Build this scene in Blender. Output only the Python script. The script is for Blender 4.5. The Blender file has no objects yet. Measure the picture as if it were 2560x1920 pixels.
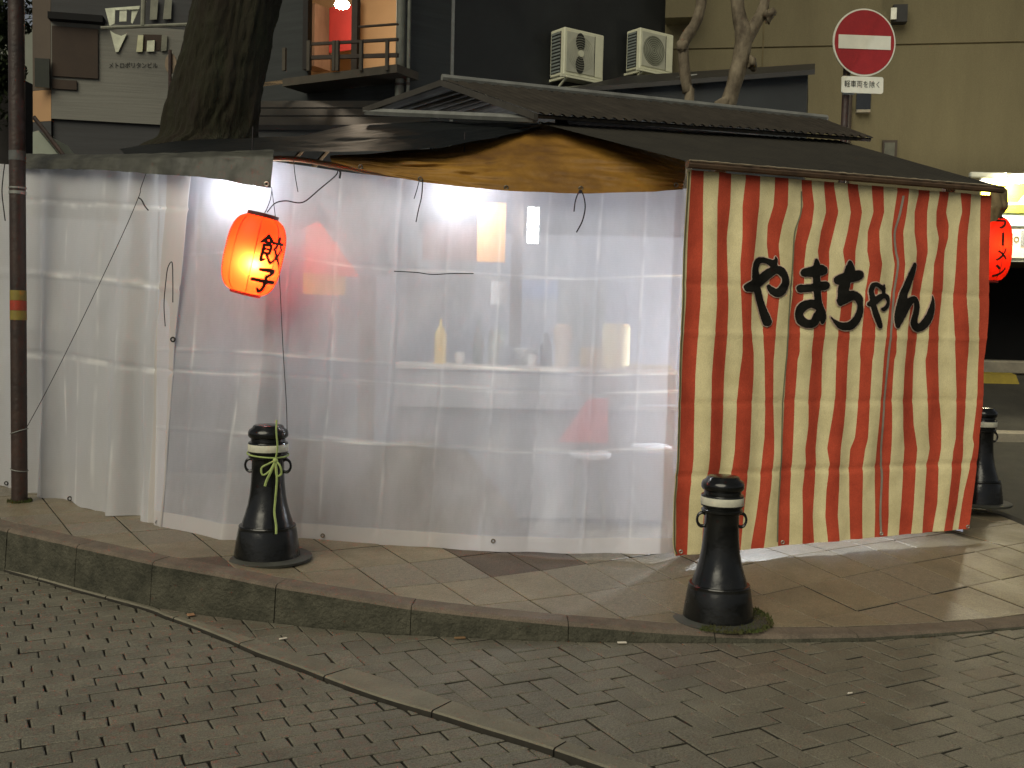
import bpy, math, random
import numpy as np
from mathutils import Vector, Matrix, noise
random.seed(7)
R = math.radians
sc = bpy.context.scene
col = sc.collection

# ------------------------------------------------------------------ camera
F, CX, CY = 2546.0, 1280.0, 960.0
CAMH = 1.68
ROLL = math.atan(0.024)
PITCH = math.atan((CY - 798.5) * math.cos(ROLL) / F)
FW = Vector((0, math.cos(PITCH), -math.sin(PITCH)))
_u0 = Vector((0, math.sin(PITCH), math.cos(PITCH)))
RT = Vector((1, 0, 0)) * math.cos(ROLL) + _u0 * math.sin(ROLL)
UP = Vector((-1, 0, 0)) * math.sin(ROLL) + _u0 * math.cos(ROLL)
EYE = Vector((0, 0, CAMH))
cam_d = bpy.data.cameras.new('camera')
cam_d.sensor_width = 36.0
cam_d.lens = 36.0 * F / 2560.0
cam_d.clip_start = 0.05
cam_d.clip_end = 1000
cam = bpy.data.objects.new('camera', cam_d)
col.objects.link(cam)
cam.matrix_world = Matrix(((RT.x, UP.x, -FW.x, 0), (RT.y, UP.y, -FW.y, 0), (RT.z, UP.z, -FW.z, CAMH), (0, 0, 0, 1)))
sc.camera = cam

# ------------------------------------------------------------------ night sky, street light
SUN_EL, SUN_AZ = R(40), R(207)      # compass direction the light comes from, behind the camera
world = bpy.data.worlds.new('World')
sc.world = world
world.use_nodes = True
wn = world.node_tree.nodes
bg = wn['Background']
sky = wn.new('ShaderNodeTexSky')
sky.sky_type = 'NISHITA'
sky.sun_disc = False
sky.sun_elevation = SUN_EL
sky.sun_rotation = SUN_AZ
hsv = wn.new('ShaderNodeHueSaturation')
hsv.inputs['Saturation'].default_value = 0.25
world.node_tree.links.new(sky.outputs[0], hsv.inputs['Color'])
world.node_tree.links.new(hsv.outputs[0], bg.inputs[0])
bg.inputs[1].default_value = 0.012
sd = bpy.data.lights.new('sun', 'SUN')
sd.energy = 0.8
sd.angle = R(48)
sd.color = (1.0, 0.93, 0.72)
sun = bpy.data.objects.new('sun', sd)
col.objects.link(sun)
_sv = Vector((math.sin(SUN_AZ) * math.cos(SUN_EL), math.cos(SUN_AZ) * math.cos(SUN_EL), math.sin(SUN_EL)))
sun.rotation_euler = _sv.to_track_quat('Z', 'Y').to_euler()
sun.location = _sv * 30

sc.view_settings.view_transform = 'Standard'
sc.view_settings.look = 'None'
sc.view_settings.exposure = 1.6
sc.view_settings.gamma = 1.0
sc.view_settings.use_curve_mapping = False
sc.cycles.use_denoising = True
sc.cycles.max_bounces = 8
sc.cycles.diffuse_bounces = 4
sc.cycles.transparent_max_bounces = 12
sc.cycles.sample_clamp_indirect = 3.0
sc.cycles.caustics_reflective = False
sc.cycles.caustics_refractive = False

# ------------------------------------------------------------------ where things stand
def ray(x, y):
    return FW * F + RT * (x - CX) - UP * (y - CY)
def at(x, y, Y):
    v = ray(x, y)
    return EYE + v * (Y / v.y)
def gp(x, y, z=0.0):
    v = ray(x, y)
    return EYE + v * ((z - CAMH) / v.z)
def onplane(x, y, p0, n):
    v = ray(x, y)
    return EYE + v * ((p0 - EYE).dot(n) / v.dot(n))
def proj(p):
    q = p - EYE
    d = q.dot(FW)
    return (CX + F * q.dot(RT) / d, CY - F * q.dot(UP) / d, d)
def lerp(a, b, t):
    return a + (b - a) * t
def interp(x, xs, ys):
    return float(np.interp(x, xs, ys))
def smooth(t):
    t = min(1, max(0, t))
    return t * t * (3 - 2 * t)
def resample(pl, n):
    P = [Vector(p) for p in pl]
    L = [0]
    for a, b in zip(P, P[1:]):
        L.append(L[-1] + (b - a).length)
    out = []
    for i in range(n + 1):
        s = L[-1] * i / n
        k = 0
        while k < len(P) - 2 and L[k + 1] < s:
            k += 1
        t = (s - L[k]) / max(1e-9, L[k + 1] - L[k])
        out.append(P[k].lerp(P[k + 1], t))
    return out
def spline(pl, n):
    P = [Vector(p) for p in pl]
    P = [P[0] * 2 - P[1]] + P + [P[-1] * 2 - P[-2]]
    m = len(P) - 3
    out = []
    for i in range(n + 1):
        s = m * i / n
        k = min(m - 1, int(s))
        t = s - k
        a, b, c, d = P[k:k + 4]
        out.append(0.5 * (2 * b + (c - a) * t + (2 * a - 5 * b + 4 * c - d) * t * t + (3 * b - a - 3 * c + d) * t ** 3))
    return out

# ------------------------------------------------------------------ materials
MATS = {}
def _nodes(name):
    m = bpy.data.materials.new(name)
    m.use_nodes = True
    nt = m.node_tree
    return m, nt, nt.nodes, nt.links, nt.nodes['Principled BSDF']
def mat(name, c, rough=0.7, c2=None, scale=8.0, amount=0.35, bump=0.0, bscale=None, metal=0.0, spec=0.4,
        rnd=0.0, stretch=(1, 1, 1), coat=0.0, fine=0.0, rvar=0.0):
    if name in MATS:
        return MATS[name]
    m, nt, N, L, b = _nodes(name)
    tc = N.new('ShaderNodeNewGeometry')
    mp = N.new('ShaderNodeMapping')
    mp.inputs['Scale'].default_value = stretch
    L.new(tc.outputs['Position'], mp.inputs['Vector'])
    nz = N.new('ShaderNodeTexNoise')
    nz.inputs['Scale'].default_value = scale
    nz.inputs['Detail'].default_value = 6
    nz.inputs['Roughness'].default_value = 0.65
    L.new(mp.outputs[0], nz.inputs['Vector'])
    mr = N.new('ShaderNodeMapRange')
    mr.inputs[1].default_value = 0.32
    mr.inputs[2].default_value = 0.68
    L.new(nz.outputs[0], mr.inputs[0])
    mx = N.new('ShaderNodeMix')
    mx.data_type = 'RGBA'
    c2 = c2 or tuple(v * (1 - amount) for v in c)
    mx.inputs[6].default_value = (*c, 1)
    mx.inputs[7].default_value = (*c2, 1)
    L.new(mr.outputs[0], mx.inputs[0])
    out = mx.outputs[2]
    if fine:
        n2 = N.new('ShaderNodeTexNoise')
        n2.inputs['Scale'].default_value = 170
        n2.inputs['Detail'].default_value = 3
        L.new(tc.outputs['Position'], n2.inputs['Vector'])
        m3 = N.new('ShaderNodeMapRange')
        m3.inputs[1].default_value = 0.3
        m3.inputs[2].default_value = 0.7
        m3.inputs[3].default_value = 1 - fine
        m3.inputs[4].default_value = 1 + fine
        L.new(n2.outputs[0], m3.inputs[0])
        h = N.new('ShaderNodeHueSaturation')
        L.new(m3.outputs[0], h.inputs['Value'])
        L.new(out, h.inputs['Color'])
        out = h.outputs[0]
    if rnd:
        oi = N.new('ShaderNodeObjectInfo')
        ad = N.new('ShaderNodeMath')
        ad.operation = 'ADD'
        L.new(oi.outputs['Random'], ad.inputs[0])
        L.new(tc.outputs['Random Per Island'], ad.inputs[1])
        fr = N.new('ShaderNodeMath')
        fr.operation = 'FRACT'
        L.new(ad.outputs[0], fr.inputs[0])
        m2 = N.new('ShaderNodeMapRange')
        m2.inputs[3].default_value = 1 - rnd
        m2.inputs[4].default_value = 1 + rnd
        L.new(fr.outputs[0], m2.inputs[0])
        h = N.new('ShaderNodeHueSaturation')
        L.new(m2.outputs[0], h.inputs['Value'])
        L.new(out, h.inputs['Color'])
        out = h.outputs[0]
    L.new(out, b.inputs['Base Color'])
    b.inputs['Roughness'].default_value = rough
    if rvar:
        m4 = N.new('ShaderNodeMapRange')
        m4.inputs[3].default_value = rough - rvar
        m4.inputs[4].default_value = rough + rvar
        L.new(mr.outputs[0], m4.inputs[0])
        L.new(m4.outputs[0], b.inputs['Roughness'])
    b.inputs['Metallic'].default_value = metal
    b.inputs['Specular IOR Level'].default_value = spec
    b.inputs['Coat Weight'].default_value = coat
    if bump:
        n3 = N.new('ShaderNodeTexNoise')
        n3.inputs['Scale'].default_value = bscale or scale * 4
        n3.inputs['Detail'].default_value = 5
        L.new(mp.outputs[0], n3.inputs['Vector'])
        bp = N.new('ShaderNodeBump')
        bp.inputs['Strength'].default_value = bump
        bp.inputs['Distance'].default_value = 0.02
        L.new(n3.outputs[0], bp.inputs['Height'])
        L.new(bp.outputs[0], b.inputs['Normal'])
    MATS[name] = m
    return m
def emis(name, c, s):
    if name in MATS:
        return MATS[name]
    m, nt, N, L, b = _nodes(name)
    b.inputs['Base Color'].default_value = (*c, 1)
    b.inputs['Emission Color'].default_value = (*c, 1)
    b.inputs['Emission Strength'].default_value = s
    MATS[name] = m
    return m
def sheer(name, c, trans=0.5, clear=0.25, rough=0.35, gloss=0.06, streak=0.10, c2=None, sc1=2.2, fold_light=0.0):
    """thin translucent plastic or paper"""
    m, nt, N, L, b = _nodes(name)
    N.remove(b)
    out = [n for n in N if n.type == 'OUTPUT_MATERIAL'][0]
    geo = N.new('ShaderNodeNewGeometry')
    mp = N.new('ShaderNodeMapping')
    mp.inputs['Scale'].default_value = (1, 1, 0.35)
    L.new(geo.outputs['Position'], mp.inputs['Vector'])
    nz = N.new('ShaderNodeTexNoise')
    nz.inputs['Scale'].default_value = sc1
    nz.inputs['Detail'].default_value = 7
    nz.inputs['Roughness'].default_value = 0.6
    L.new(mp.outputs[0], nz.inputs['Vector'])
    mx = N.new('ShaderNodeMix')
    mx.data_type = 'RGBA'
    mx.inputs[6].default_value = (*c, 1)
    mx.inputs[7].default_value = (*(c2 or [v * (1 - streak * 2.5) for v in c]), 1)
    mr = N.new('ShaderNodeMapRange')
    mr.inputs[1].default_value = 0.35
    mr.inputs[2].default_value = 0.65
    L.new(nz.outputs[0], mr.inputs[0])
    L.new(mr.outputs[0], mx.inputs[0])
    # woven tape grid of the sheet, fine relief only
    wv = N.new('ShaderNodeTexWave')
    wv.bands_direction = 'Z'
    wv.inputs['Scale'].default_value = 32
    wv.inputs['Distortion'].default_value = 2.5
    wv.inputs['Detail'].default_value = 3
    wv.inputs['Detail Scale'].default_value = 3
    L.new(geo.outputs['Position'], wv.inputs['Vector'])
    bp = N.new('ShaderNodeBump')
    bp.inputs['Strength'].default_value = 0.12
    bp.inputs['Distance'].default_value = 0.004
    L.new(wv.outputs['Fac'], bp.inputs['Height'])
    colour = mx.outputs[2]
    cr = None
    if fold_light:        # highlights on the fold lines painted white, and the weave
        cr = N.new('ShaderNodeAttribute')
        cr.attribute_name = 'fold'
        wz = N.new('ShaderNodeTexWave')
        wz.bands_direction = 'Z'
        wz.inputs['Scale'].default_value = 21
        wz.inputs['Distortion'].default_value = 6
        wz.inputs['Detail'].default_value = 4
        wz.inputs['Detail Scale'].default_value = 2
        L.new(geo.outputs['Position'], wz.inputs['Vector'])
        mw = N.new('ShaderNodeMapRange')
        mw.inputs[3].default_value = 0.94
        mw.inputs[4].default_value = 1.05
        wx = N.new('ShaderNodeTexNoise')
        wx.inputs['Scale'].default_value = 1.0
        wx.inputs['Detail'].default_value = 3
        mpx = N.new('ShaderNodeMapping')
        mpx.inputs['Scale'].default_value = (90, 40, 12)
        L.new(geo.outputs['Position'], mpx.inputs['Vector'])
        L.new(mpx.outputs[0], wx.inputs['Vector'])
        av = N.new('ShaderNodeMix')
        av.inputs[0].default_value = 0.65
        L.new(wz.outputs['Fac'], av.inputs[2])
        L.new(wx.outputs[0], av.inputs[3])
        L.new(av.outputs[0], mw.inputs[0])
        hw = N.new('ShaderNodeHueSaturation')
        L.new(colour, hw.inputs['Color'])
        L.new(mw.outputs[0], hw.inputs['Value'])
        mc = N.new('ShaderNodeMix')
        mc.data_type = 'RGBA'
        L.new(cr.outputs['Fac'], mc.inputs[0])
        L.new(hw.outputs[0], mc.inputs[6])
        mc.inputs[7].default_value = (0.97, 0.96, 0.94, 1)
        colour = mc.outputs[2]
    d = N.new('ShaderNodeBsdfDiffuse')
    t = N.new('ShaderNodeBsdfTranslucent')
    g = N.new('ShaderNodeBsdfGlossy')
    g.inputs['Roughness'].default_value = rough
    tr = N.new('ShaderNodeBsdfTransparent')
    for s in (d, t):
        L.new(colour, s.inputs['Color'])
    L.new(bp.outputs[0], d.inputs['Normal'])
    L.new(bp.outputs[0], g.inputs['Normal'])
    def mixs(a, bb, f):
        s = N.new('ShaderNodeMixShader')
        s.inputs[0].default_value = f
        L.new(a, s.inputs[1])
        L.new(bb, s.inputs[2])
        return s.outputs[0]
    a = mixs(d.outputs[0], t.outputs[0], trans)
    a = mixs(a, g.outputs[0], gloss)
    if clear:
        s = N.new('ShaderNodeMixShader')
        m5 = N.new('ShaderNodeMapRange')
        m5.inputs[3].default_value = clear * 1.25
        m5.inputs[4].default_value = clear * 0.75
        L.new(mr.outputs[0], m5.inputs[0])
        fac = m5.outputs[0]
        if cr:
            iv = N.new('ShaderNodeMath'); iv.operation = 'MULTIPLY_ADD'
            L.new(cr.outputs['Fac'], iv.inputs[0]); iv.inputs[1].default_value = -fold_light; L.new(fac, iv.inputs[2]); iv.use_clamp = True
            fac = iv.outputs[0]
        L.new(fac, s.inputs[0])
        L.new(a, s.inputs[1])
        L.new(tr.outputs[0], s.inputs[2])
        a = s.outputs[0]
    L.new(a, out.inputs['Surface'])
    MATS[name] = m
    return m

# ------------------------------------------------------------------ mesh building
WO = {}
def mk(name, verts, faces, mats, parent=None, smooth_=False, fm=None, label=None, cat=None, group=None, kind=None, org=None):
    V = [Vector(v) for v in verts]
    if org is None:
        xs = [v.x for v in V]; ys = [v.y for v in V]; zs = [v.z for v in V]
        org = Vector(((min(xs) + max(xs)) / 2, (min(ys) + max(ys)) / 2, min(zs)))
    org = Vector(org)
    me = bpy.data.meshes.new(name)
    me.from_pydata([tuple(v - org) for v in V], [], faces)
    if not isinstance(mats, (list, tuple)):
        mats = [mats]
    for m in mats:
        me.materials.append(m)
    if fm:
        me.polygons.foreach_set('material_index', fm)
    if smooth_:
        me.polygons.foreach_set('use_smooth', [True] * len(me.polygons))
        if smooth_ != 'all':
            me.set_sharp_from_angle(angle=R(40))
    me.update()
    o = bpy.data.objects.new(name, me)
    col.objects.link(o)
    place(o, org, parent)
    tag(o, label, cat, group, kind)
    return o
def place(o, org, parent):
    WO[o.name] = org
    if parent is not None:
        o.parent = parent
        o.location = org - WO[parent.name]
    else:
        o.location = org
def tag(o, label=None, cat=None, group=None, kind=None):
    for k, v in (('label', label), ('category', cat), ('group', group), ('kind', kind)):
        if v:
            o[k] = v
def thing(name, loc, label=None, cat=None, group=None, kind=None):
    o = bpy.data.objects.new(name, None)
    o.empty_display_size = 0.1
    col.objects.link(o)
    place(o, Vector(loc), None)
    tag(o, label, cat, group, kind)
    return o
def copy_tree(o, parent=None):
    c = o.copy()
    col.objects.link(c)
    c.parent = parent
    WO[c.name] = WO[o.name]
    for ch in list(o.children):
        copy_tree(ch, c)
    return c

class MB:
    def __init__(s, M=None):
        s.v = []; s.f = []; s.m = []; s.M = M or Matrix.Identity(4)
    def add(s, verts, faces, mi=0, M=None):
        k = len(s.v)
        T = s.M @ M if M else s.M
        s.v += [T @ Vector(v) for v in verts]
        s.f += [tuple(i + k for i in f) for f in faces]
        s.m += [mi] * len(faces)
        return s
    def box(s, c, d, mi=0, M=None, bev=0.0):
        x, y, z = [q / 2 for q in d]
        c = Vector(c)
        if not bev:
            vs = [c + Vector((a * x, b * y, e * z)) for a in (-1, 1) for b in (-1, 1) for e in (-1, 1)]
            fs = [(0, 1, 3, 2), (4, 6, 7, 5), (0, 4, 5, 1), (2, 3, 7, 6), (0, 2, 6, 4), (1, 5, 7, 3)]
            return s.add(vs, fs, mi, M)
        vs = []; idx = {}
        for a in (-1, 1):
            for b in (-1, 1):
                for e in (-1, 1):
                    for ax in range(3):
                        p = [a * (x - bev), b * (y - bev), e * (z - bev)]
                        p[ax] = (a, b, e)[ax] * (x, y, z)[ax]
                        idx[(a, b, e, ax)] = len(vs)
                        vs.append(c + Vector(p))
        fs = []
        def outward(f):
            q = [vs[i] - c for i in f]
            n = (q[1] - q[0]).cross(q[2] - q[0])
            m = sum(q, Vector()) / len(q)
            return f if n.dot(m) > 0 else f[::-1]
        for ax in range(3):
            o = [i for i in range(3) if i != ax]
            for sg in (-1, 1):
                f = []
                for p, q in ((-1, -1), (1, -1), (1, 1), (-1, 1)):
                    k = [0, 0, 0]; k[ax] = sg; k[o[0]] = p; k[o[1]] = q
                    f.append(idx[(*k, ax)])
                fs.append(outward(tuple(f)))
        for ax in range(3):
            o = [i for i in range(3) if i != ax]
            for p in (-1, 1):
                for q in (-1, 1):
                    k0 = [0, 0, 0]; k0[o[0]] = p; k0[o[1]] = q
                    k1 = list(k0); k0[ax] = -1; k1[ax] = 1
                    fs.append(outward((idx[(*k0, o[0])], idx[(*k1, o[0])], idx[(*k1, o[1])], idx[(*k0, o[1])])))
        for a in (-1, 1):
            for b in (-1, 1):
                for e in (-1, 1):
                    fs.append(outward((idx[(a, b, e, 0)], idx[(a, b, e, 1)], idx[(a, b, e, 2)])))
        return s.add(vs, fs, mi, M)
    def tube(s, path, r, n=8, mi=0, caps=True, M=None):
        P = [Vector(p) for p in path]
        rs = r if isinstance(r, (list, tuple)) else [r] * len(P)
        vs = []; fs = []
        t0 = (P[1] - P[0]).normalized()
        ref = Vector((0, 0, 1)) if abs(t0.z) < 0.9 else Vector((1, 0, 0))
        a = t0.cross(ref).normalized()
        for i, p in enumerate(P):
            t = (P[min(i + 1, len(P) - 1)] - P[max(i - 1, 0)]).normalized()
            a = (a - t * a.dot(t)).normalized()
            b = t.cross(a)
            for k in range(n):
                an = 2 * math.pi * k / n
                vs.append(p + (a * math.cos(an) + b * math.sin(an)) * rs[i])
        for i in range(len(P) - 1):
            for k in range(n):
                k2 = (k + 1) % n
                fs.append((i * n + k, i * n + k2, (i + 1) * n + k2, (i + 1) * n + k))
        if caps:
            fs.append(tuple(range(n))[::-1])
            fs.append(tuple((len(P) - 1) * n + k for k in range(n)))
        return s.add(vs, fs, mi, M)
    def lathe(s, prof, n=32, mi=0, M=None, c=(0, 0, 0)):
        vs = []; fs = []
        for r, z in prof:
            for k in range(n):
                an = 2 * math.pi * k / n
                vs.append((c[0] + r * math.cos(an), c[1] + r * math.sin(an), c[2] + z))
        for i in range(len(prof) - 1):
            for k in range(n):
                k2 = (k + 1) % n
                fs.append((i * n + k, i * n + k2, (i + 1) * n + k2, (i + 1) * n + k))
        fs.append(tuple(range(n))[::-1])
        fs.append(tuple((len(prof) - 1) * n + k for k in range(n)))
        return s.add(vs, fs, mi, M)
    def sphere(s, c, r, n=12, mi=0, sz=1.0, M=None):
        pr = [(max(1e-4, r * math.sin(math.pi * i / n)), -r * sz * math.cos(math.pi * i / n)) for i in range(n + 1)]
        return s.lathe(pr, n * 2, mi, M, c)
    def torus(s, R_, r, n=24, k=8, mi=0, M=None):
        vs = []; fs = []
        for i in range(n):
            a = 2 * math.pi * i / n
            for j in range(k):
                b = 2 * math.pi * j / k
                vs.append(((R_ + r * math.cos(b)) * math.cos(a), (R_ + r * math.cos(b)) * math.sin(a), r * math.sin(b)))
        for i in range(n):
            for j in range(k):
                i2, j2 = (i + 1) % n, (j + 1) % k
                fs.append((i * k + j, i2 * k + j, i2 * k + j2, i * k + j2))
        return s.add(vs, fs, mi, M)
    def prism(s, pts, d, mi=0, M=None):
        """flat outline pts (3-D, planar) pushed along d"""
        n = len(pts); P = [Vector(p) for p in pts]; d = Vector(d)
        nr = Vector()
        for i in range(n):
            nr += P[i].cross(P[(i + 1) % n])
        if nr.dot(d) > 0:
            P = P[::-1]
        vs = P + [p + d for p in P]
        fs = [tuple(range(n)), tuple(range(2 * n - 1, n - 1, -1))]
        fs += [(i, i + n, (i + 1) % n + n, (i + 1) % n) for i in range(n)]
        return s.add(vs, fs, mi, M)
    def build(s, name, mats, parent=None, smooth_=False, **k):
        return mk(name, s.v, s.f, mats, parent, smooth_, fm=s.m, **k)

def patch(rows, nu, nv, disp=None):
    """cloth through several polylines of (px, py, Y); rows from top to bottom"""
    RR = [resample([at(*p) for p in r], nu) for r in rows]
    vs = []
    for j in range(nv + 1):
        s = (len(RR) - 1) * j / nv
        k = min(len(RR) - 2, int(s))
        t = s - k
        for i in range(nu + 1):
            vs.append(RR[k][i].lerp(RR[k + 1][i], t))
    if disp:
        vs = [p + disp((q % (nu + 1)) / nu, (q // (nu + 1)) / nv, p) for q, p in enumerate(vs)]
    fs = [(j * (nu + 1) + i, (j + 1) * (nu + 1) + i, (j + 1) * (nu + 1) + i + 1, j * (nu + 1) + i + 1) for j in range(nv) for i in range(nu)]
    return vs, fs
def text2d(body, size=1.0, bold=0.0):
    cu = bpy.data.curves.new('t', 'FONT')
    cu.body = body
    cu.size = size
    cu.offset = bold
    cu.align_x = 'CENTER'
    cu.align_y = 'CENTER'
    cu.fill_mode = 'FRONT'
    o = bpy.data.objects.new('t', cu)
    col.objects.link(o)
    bpy.context.view_layer.update()
    me = o.evaluated_get(bpy.context.evaluated_depsgraph_get()).to_mesh()
    vs = [tuple(v.co) for v in me.vertices]
    fs = [tuple(p.vertices) for p in me.polygons]
    bpy.data.objects.remove(o)
    bpy.data.curves.remove(cu)
    return vs, fs
def nz(p, s=1.0):
    return noise.noise(Vector(p) * s)

# ------------------------------------------------------------------ colours
M_brick = mat('paving_brick', (0.152, 0.141, 0.105), 0.55, (0.104, 0.097, 0.073), 3.0, bump=0.35, bscale=70, rnd=0.085, fine=0.48)
M_brick_red = mat('paving_brick_worn_red', (0.150, 0.129, 0.096), 0.55, (0.106, 0.091, 0.069), 3.0, bump=0.35, bscale=70, rnd=0.085, fine=0.48)
M_joint = mat('joint_sand', (0.036, 0.032, 0.024), 0.95, amount=0.5, scale=9)
M_tile = mat('beige_paving_tile', (0.200, 0.166, 0.108), 0.45, (0.142, 0.117, 0.078), 2.6, bump=0.25, bscale=60, rnd=0.08, fine=0.42, rvar=0.1)
M_tile_brown = mat('brown_paving_tile', (0.105, 0.078, 0.055), 0.7, (0.07, 0.053, 0.040), 4.0, bump=0.3, bscale=60, rnd=0.08, fine=0.5)
M_tile_grey = mat('speckled_granite_tile', (0.192, 0.165, 0.118), 0.42, (0.135, 0.116, 0.086), 30.0, bump=0.2, bscale=60, rnd=0.08, fine=0.5)
M_kerb_face = mat('mossy_shaded_kerb_concrete', (0.076, 0.072, 0.050), 0.9, (0.028, 0.028, 0.018), 7.0, bump=0.8, bscale=50, fine=0.3)  # moss, with the upright face's shade put into the colour too
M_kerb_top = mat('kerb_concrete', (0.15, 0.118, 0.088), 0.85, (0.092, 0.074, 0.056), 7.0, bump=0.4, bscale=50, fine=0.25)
M_edge = mat('edging_concrete', (0.172, 0.158, 0.115), 0.65, (0.128, 0.117, 0.086), 5.0, bump=0.3, bscale=60, fine=0.15, rnd=0.08)
M_asphalt = mat('asphalt', (0.055, 0.052, 0.040), 0.85, (0.035, 0.033, 0.027), 3.0, bump=0.4, bscale=90, fine=0.3)
M_black = mat('black_bollard_enamel', (0.0035, 0.004, 0.004), 0.2, (0.009, 0.009, 0.008), 9.0, spec=0.5, bump=0.08, bscale=25, rvar=0.09)
M_white_band = mat('white_reflective_tape', (0.62, 0.60, 0.47), 0.5, (0.45, 0.44, 0.36), 20)
M_pole = mat('brown_painted_steel', (0.045, 0.026, 0.019), 0.5, (0.02, 0.013, 0.011), 7.0, bump=0.25, bscale=30)
M_grey_metal = mat('grey_metal', (0.30, 0.31, 0.28), 0.45, (0.2, 0.2, 0.18), 9.0, metal=0.3)
M_cord = mat('black_cord', (0.018, 0.014, 0.016), 0.8)
M_rope = mat('green_nylon_rope', (0.34, 0.42, 0.14), 0.7, (0.22, 0.28, 0.09), 40)
M_wood = mat('weathered_wood', (0.13, 0.08, 0.045), 0.75, (0.06, 0.038, 0.024), 6.0, stretch=(1, 1, 0.2), bump=0.2)
M_bark = mat('mossy_bark', (0.013, 0.014, 0.004), 0.95, (0.012, 0.007, 0.003), 4.0, stretch=(1, 1, 0.35), bump=1.0, bscale=30, fine=0.4)

exec_order = []
# ================================================================== THE SETTING
# kerb line on the road, from left to right, with its height
KX = [-9.5, -7.0, -5.0, -4.0, -3.27, -2.603, -2.042, -1.625, -1.254, -0.607, -0.054, 0.344, 0.719, 1.067, 1.478, 1.956, 2.683, 2.962, 3.8, 5.2, 7.5]
KY = [12.2, 9.7, 7.78, 6.98, 6.47, 6.051, 5.712, 5.558, 5.453, 5.306, 5.265, 5.262, 5.268, 5.285, 5.325, 5.393, 5.600, 5.70, 6.08, 6.80, 8.05]
KH = [0.26, 0.26, 0.26, 0.26, 0.262, 0.258, 0.255, 0.238, 0.203, 0.157, 0.118, 0.090, 0.066, 0.045, 0.034, 0.026, 0.018, 0.016, 0.016, 0.016, 0.016]
def kerb_y(x):
    return interp(x, KX, KY)
def kerb_h(x):
    return interp(x, KX, KH)
def kerb_slope(x):
    return (kerb_y(x + 0.15) - kerb_y(x - 0.15)) / 0.3
def walk_z(x, y):
    """height of the pavement: flush with the road at the crossing, rising behind it"""
    d = (y - kerb_y(x)) / math.sqrt(1 + kerb_slope(x) ** 2)
    inner = interp(x, [-6, -2, 1.0, 2.5, 6], [0.26, 0.24, 0.17, 0.16, 0.16])
    return lerp(kerb_h(x), max(inner, kerb_h(x)), smooth((d - 0.05) / 1.5))
def on_walk(x, y):
    z = 0.15
    for _ in range(12):
        p = gp(x, y, z)
        z = walk_z(p.x, p.y)
    return gp(x, y, z)

# ground that carries on to the horizon
mk('ground', [(-200, -60, -0.06), (200, -60, -0.06), (200, 300, -0.06), (-200, 300, -0.06)], [(0, 1, 2, 3)], M_asphalt, kind='structure')
# carriageway sand bed under the bricks
bed = thing('road', (0, 3, 0), kind='structure')
mk('joint_bed', [(-9, -3, -0.032), (9, -3, -0.032), (9, 9, -0.032), (-9, 12.5, -0.032)], [(0, 1, 2, 3)], M_joint, bed)

# edging strip that crosses the road
SU = [(-40, 1406), (190, 1470), (371, 1516), (417, 1533), (534, 1567), (640, 1602), (720, 1627), (965, 1699), (1148, 1761), (1200, 1780), (1360, 1829), (1434, 1862), (1623, 1920), (1900, 2010), (2300, 2140)]
SLo = [(-40, 1409), (190, 1474), (371, 1523), (417, 1541), (534, 1584), (640, 1630), (720, 1658), (917, 1733), (1100, 1787), (1200, 1819), (1363, 1868), (1509, 1918), (1800, 2020), (2200, 2160)]
su = spline([gp(*p) for p in SU], 160)
sl = spline([gp(*p) for p in SLo], 160)
def poly_side(pl, x, y):
    """signed distance to a polyline in plan, positive on its left, and the nearest segment"""
    best = None
    for a, b in zip(pl, pl[1:]):
        dx, dy = b.x - a.x, b.y - a.y
        L2 = dx * dx + dy * dy
        if L2 < 1e-12:
            continue
        t = max(0, min(1, ((x - a.x) * dx + (y - a.y) * dy) / L2))
        qx, qy = a.x + t * dx, a.y + t * dy
        d = math.hypot(x - qx, y - qy)
        if best is None or d < best[0]:
            s = dx * (y - a.y) - dy * (x - a.x)
            best = (d, d if s > 0 else -d, a, b)
    return best[1], best[2], best[3]
SUc = su[::4]
SLc = sl[::4]
KC = [Vector((x, kerb_y(x), 0)) for x in np.linspace(-9, 7, 90)]
def clip(poly, a, b, off=0.0):
    """keep the part of poly on the left of a->b, off metres away from it"""
    dx, dy = b.x - a.x, b.y - a.y
    l = math.hypot(dx, dy)
    nx, ny = -dy / l, dx / l
    f = [(p[0] - a.x) * nx + (p[1] - a.y) * ny - off for p in poly]
    out = []
    n = len(poly)
    for i in range(n):
        p, q, fp, fq = poly[i], poly[(i + 1) % n], f[i], f[(i + 1) % n]
        if fp >= 0:
            out.append(p)
        if fp * fq < 0:
            t = fp / (fp - fq)
            out.append((p[0] + (q[0] - p[0]) * t, p[1] + (q[1] - p[1]) * t))
    return out
def slab(poly, zf, th, ch=0.004, tilt=0.0):
    """a paving piece: outline in plan, chamfered top edge; zf gives the top"""
    n = len(poly)
    cx = sum(p[0] for p in poly) / n
    cy = sum(p[1] for p in poly) / n
    def shrink(p, e):
        d = math.hypot(p[0] - cx, p[1] - cy)
        return (cx + (p[0] - cx) * (1 - e / d), cy + (p[1] - cy) * (1 - e / d))
    vs = [(p[0], p[1], zf(*p) - th) for p in poly]
    vs += [(p[0], p[1], zf(*p) - ch) for p in poly]
    vs += [(*shrink(p, ch * 1.6), zf(*p)) for p in poly]
    fs = []
    for i in range(n):
        j = (i + 1) % n
        fs.append((i, j, n + j, n + i))
        fs.append((n + i, n + j, 2 * n + j, 2 * n + i))
    fs.append(tuple(range(2 * n, 3 * n)))
    return vs, fs, [1, 0] * n + [0]
def area2(poly):
    return 0.5 * sum(poly[i][0] * poly[(i + 1) % len(poly)][1] - poly[(i + 1) % len(poly)][0] * poly[i][1] for i in range(len(poly)))

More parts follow.
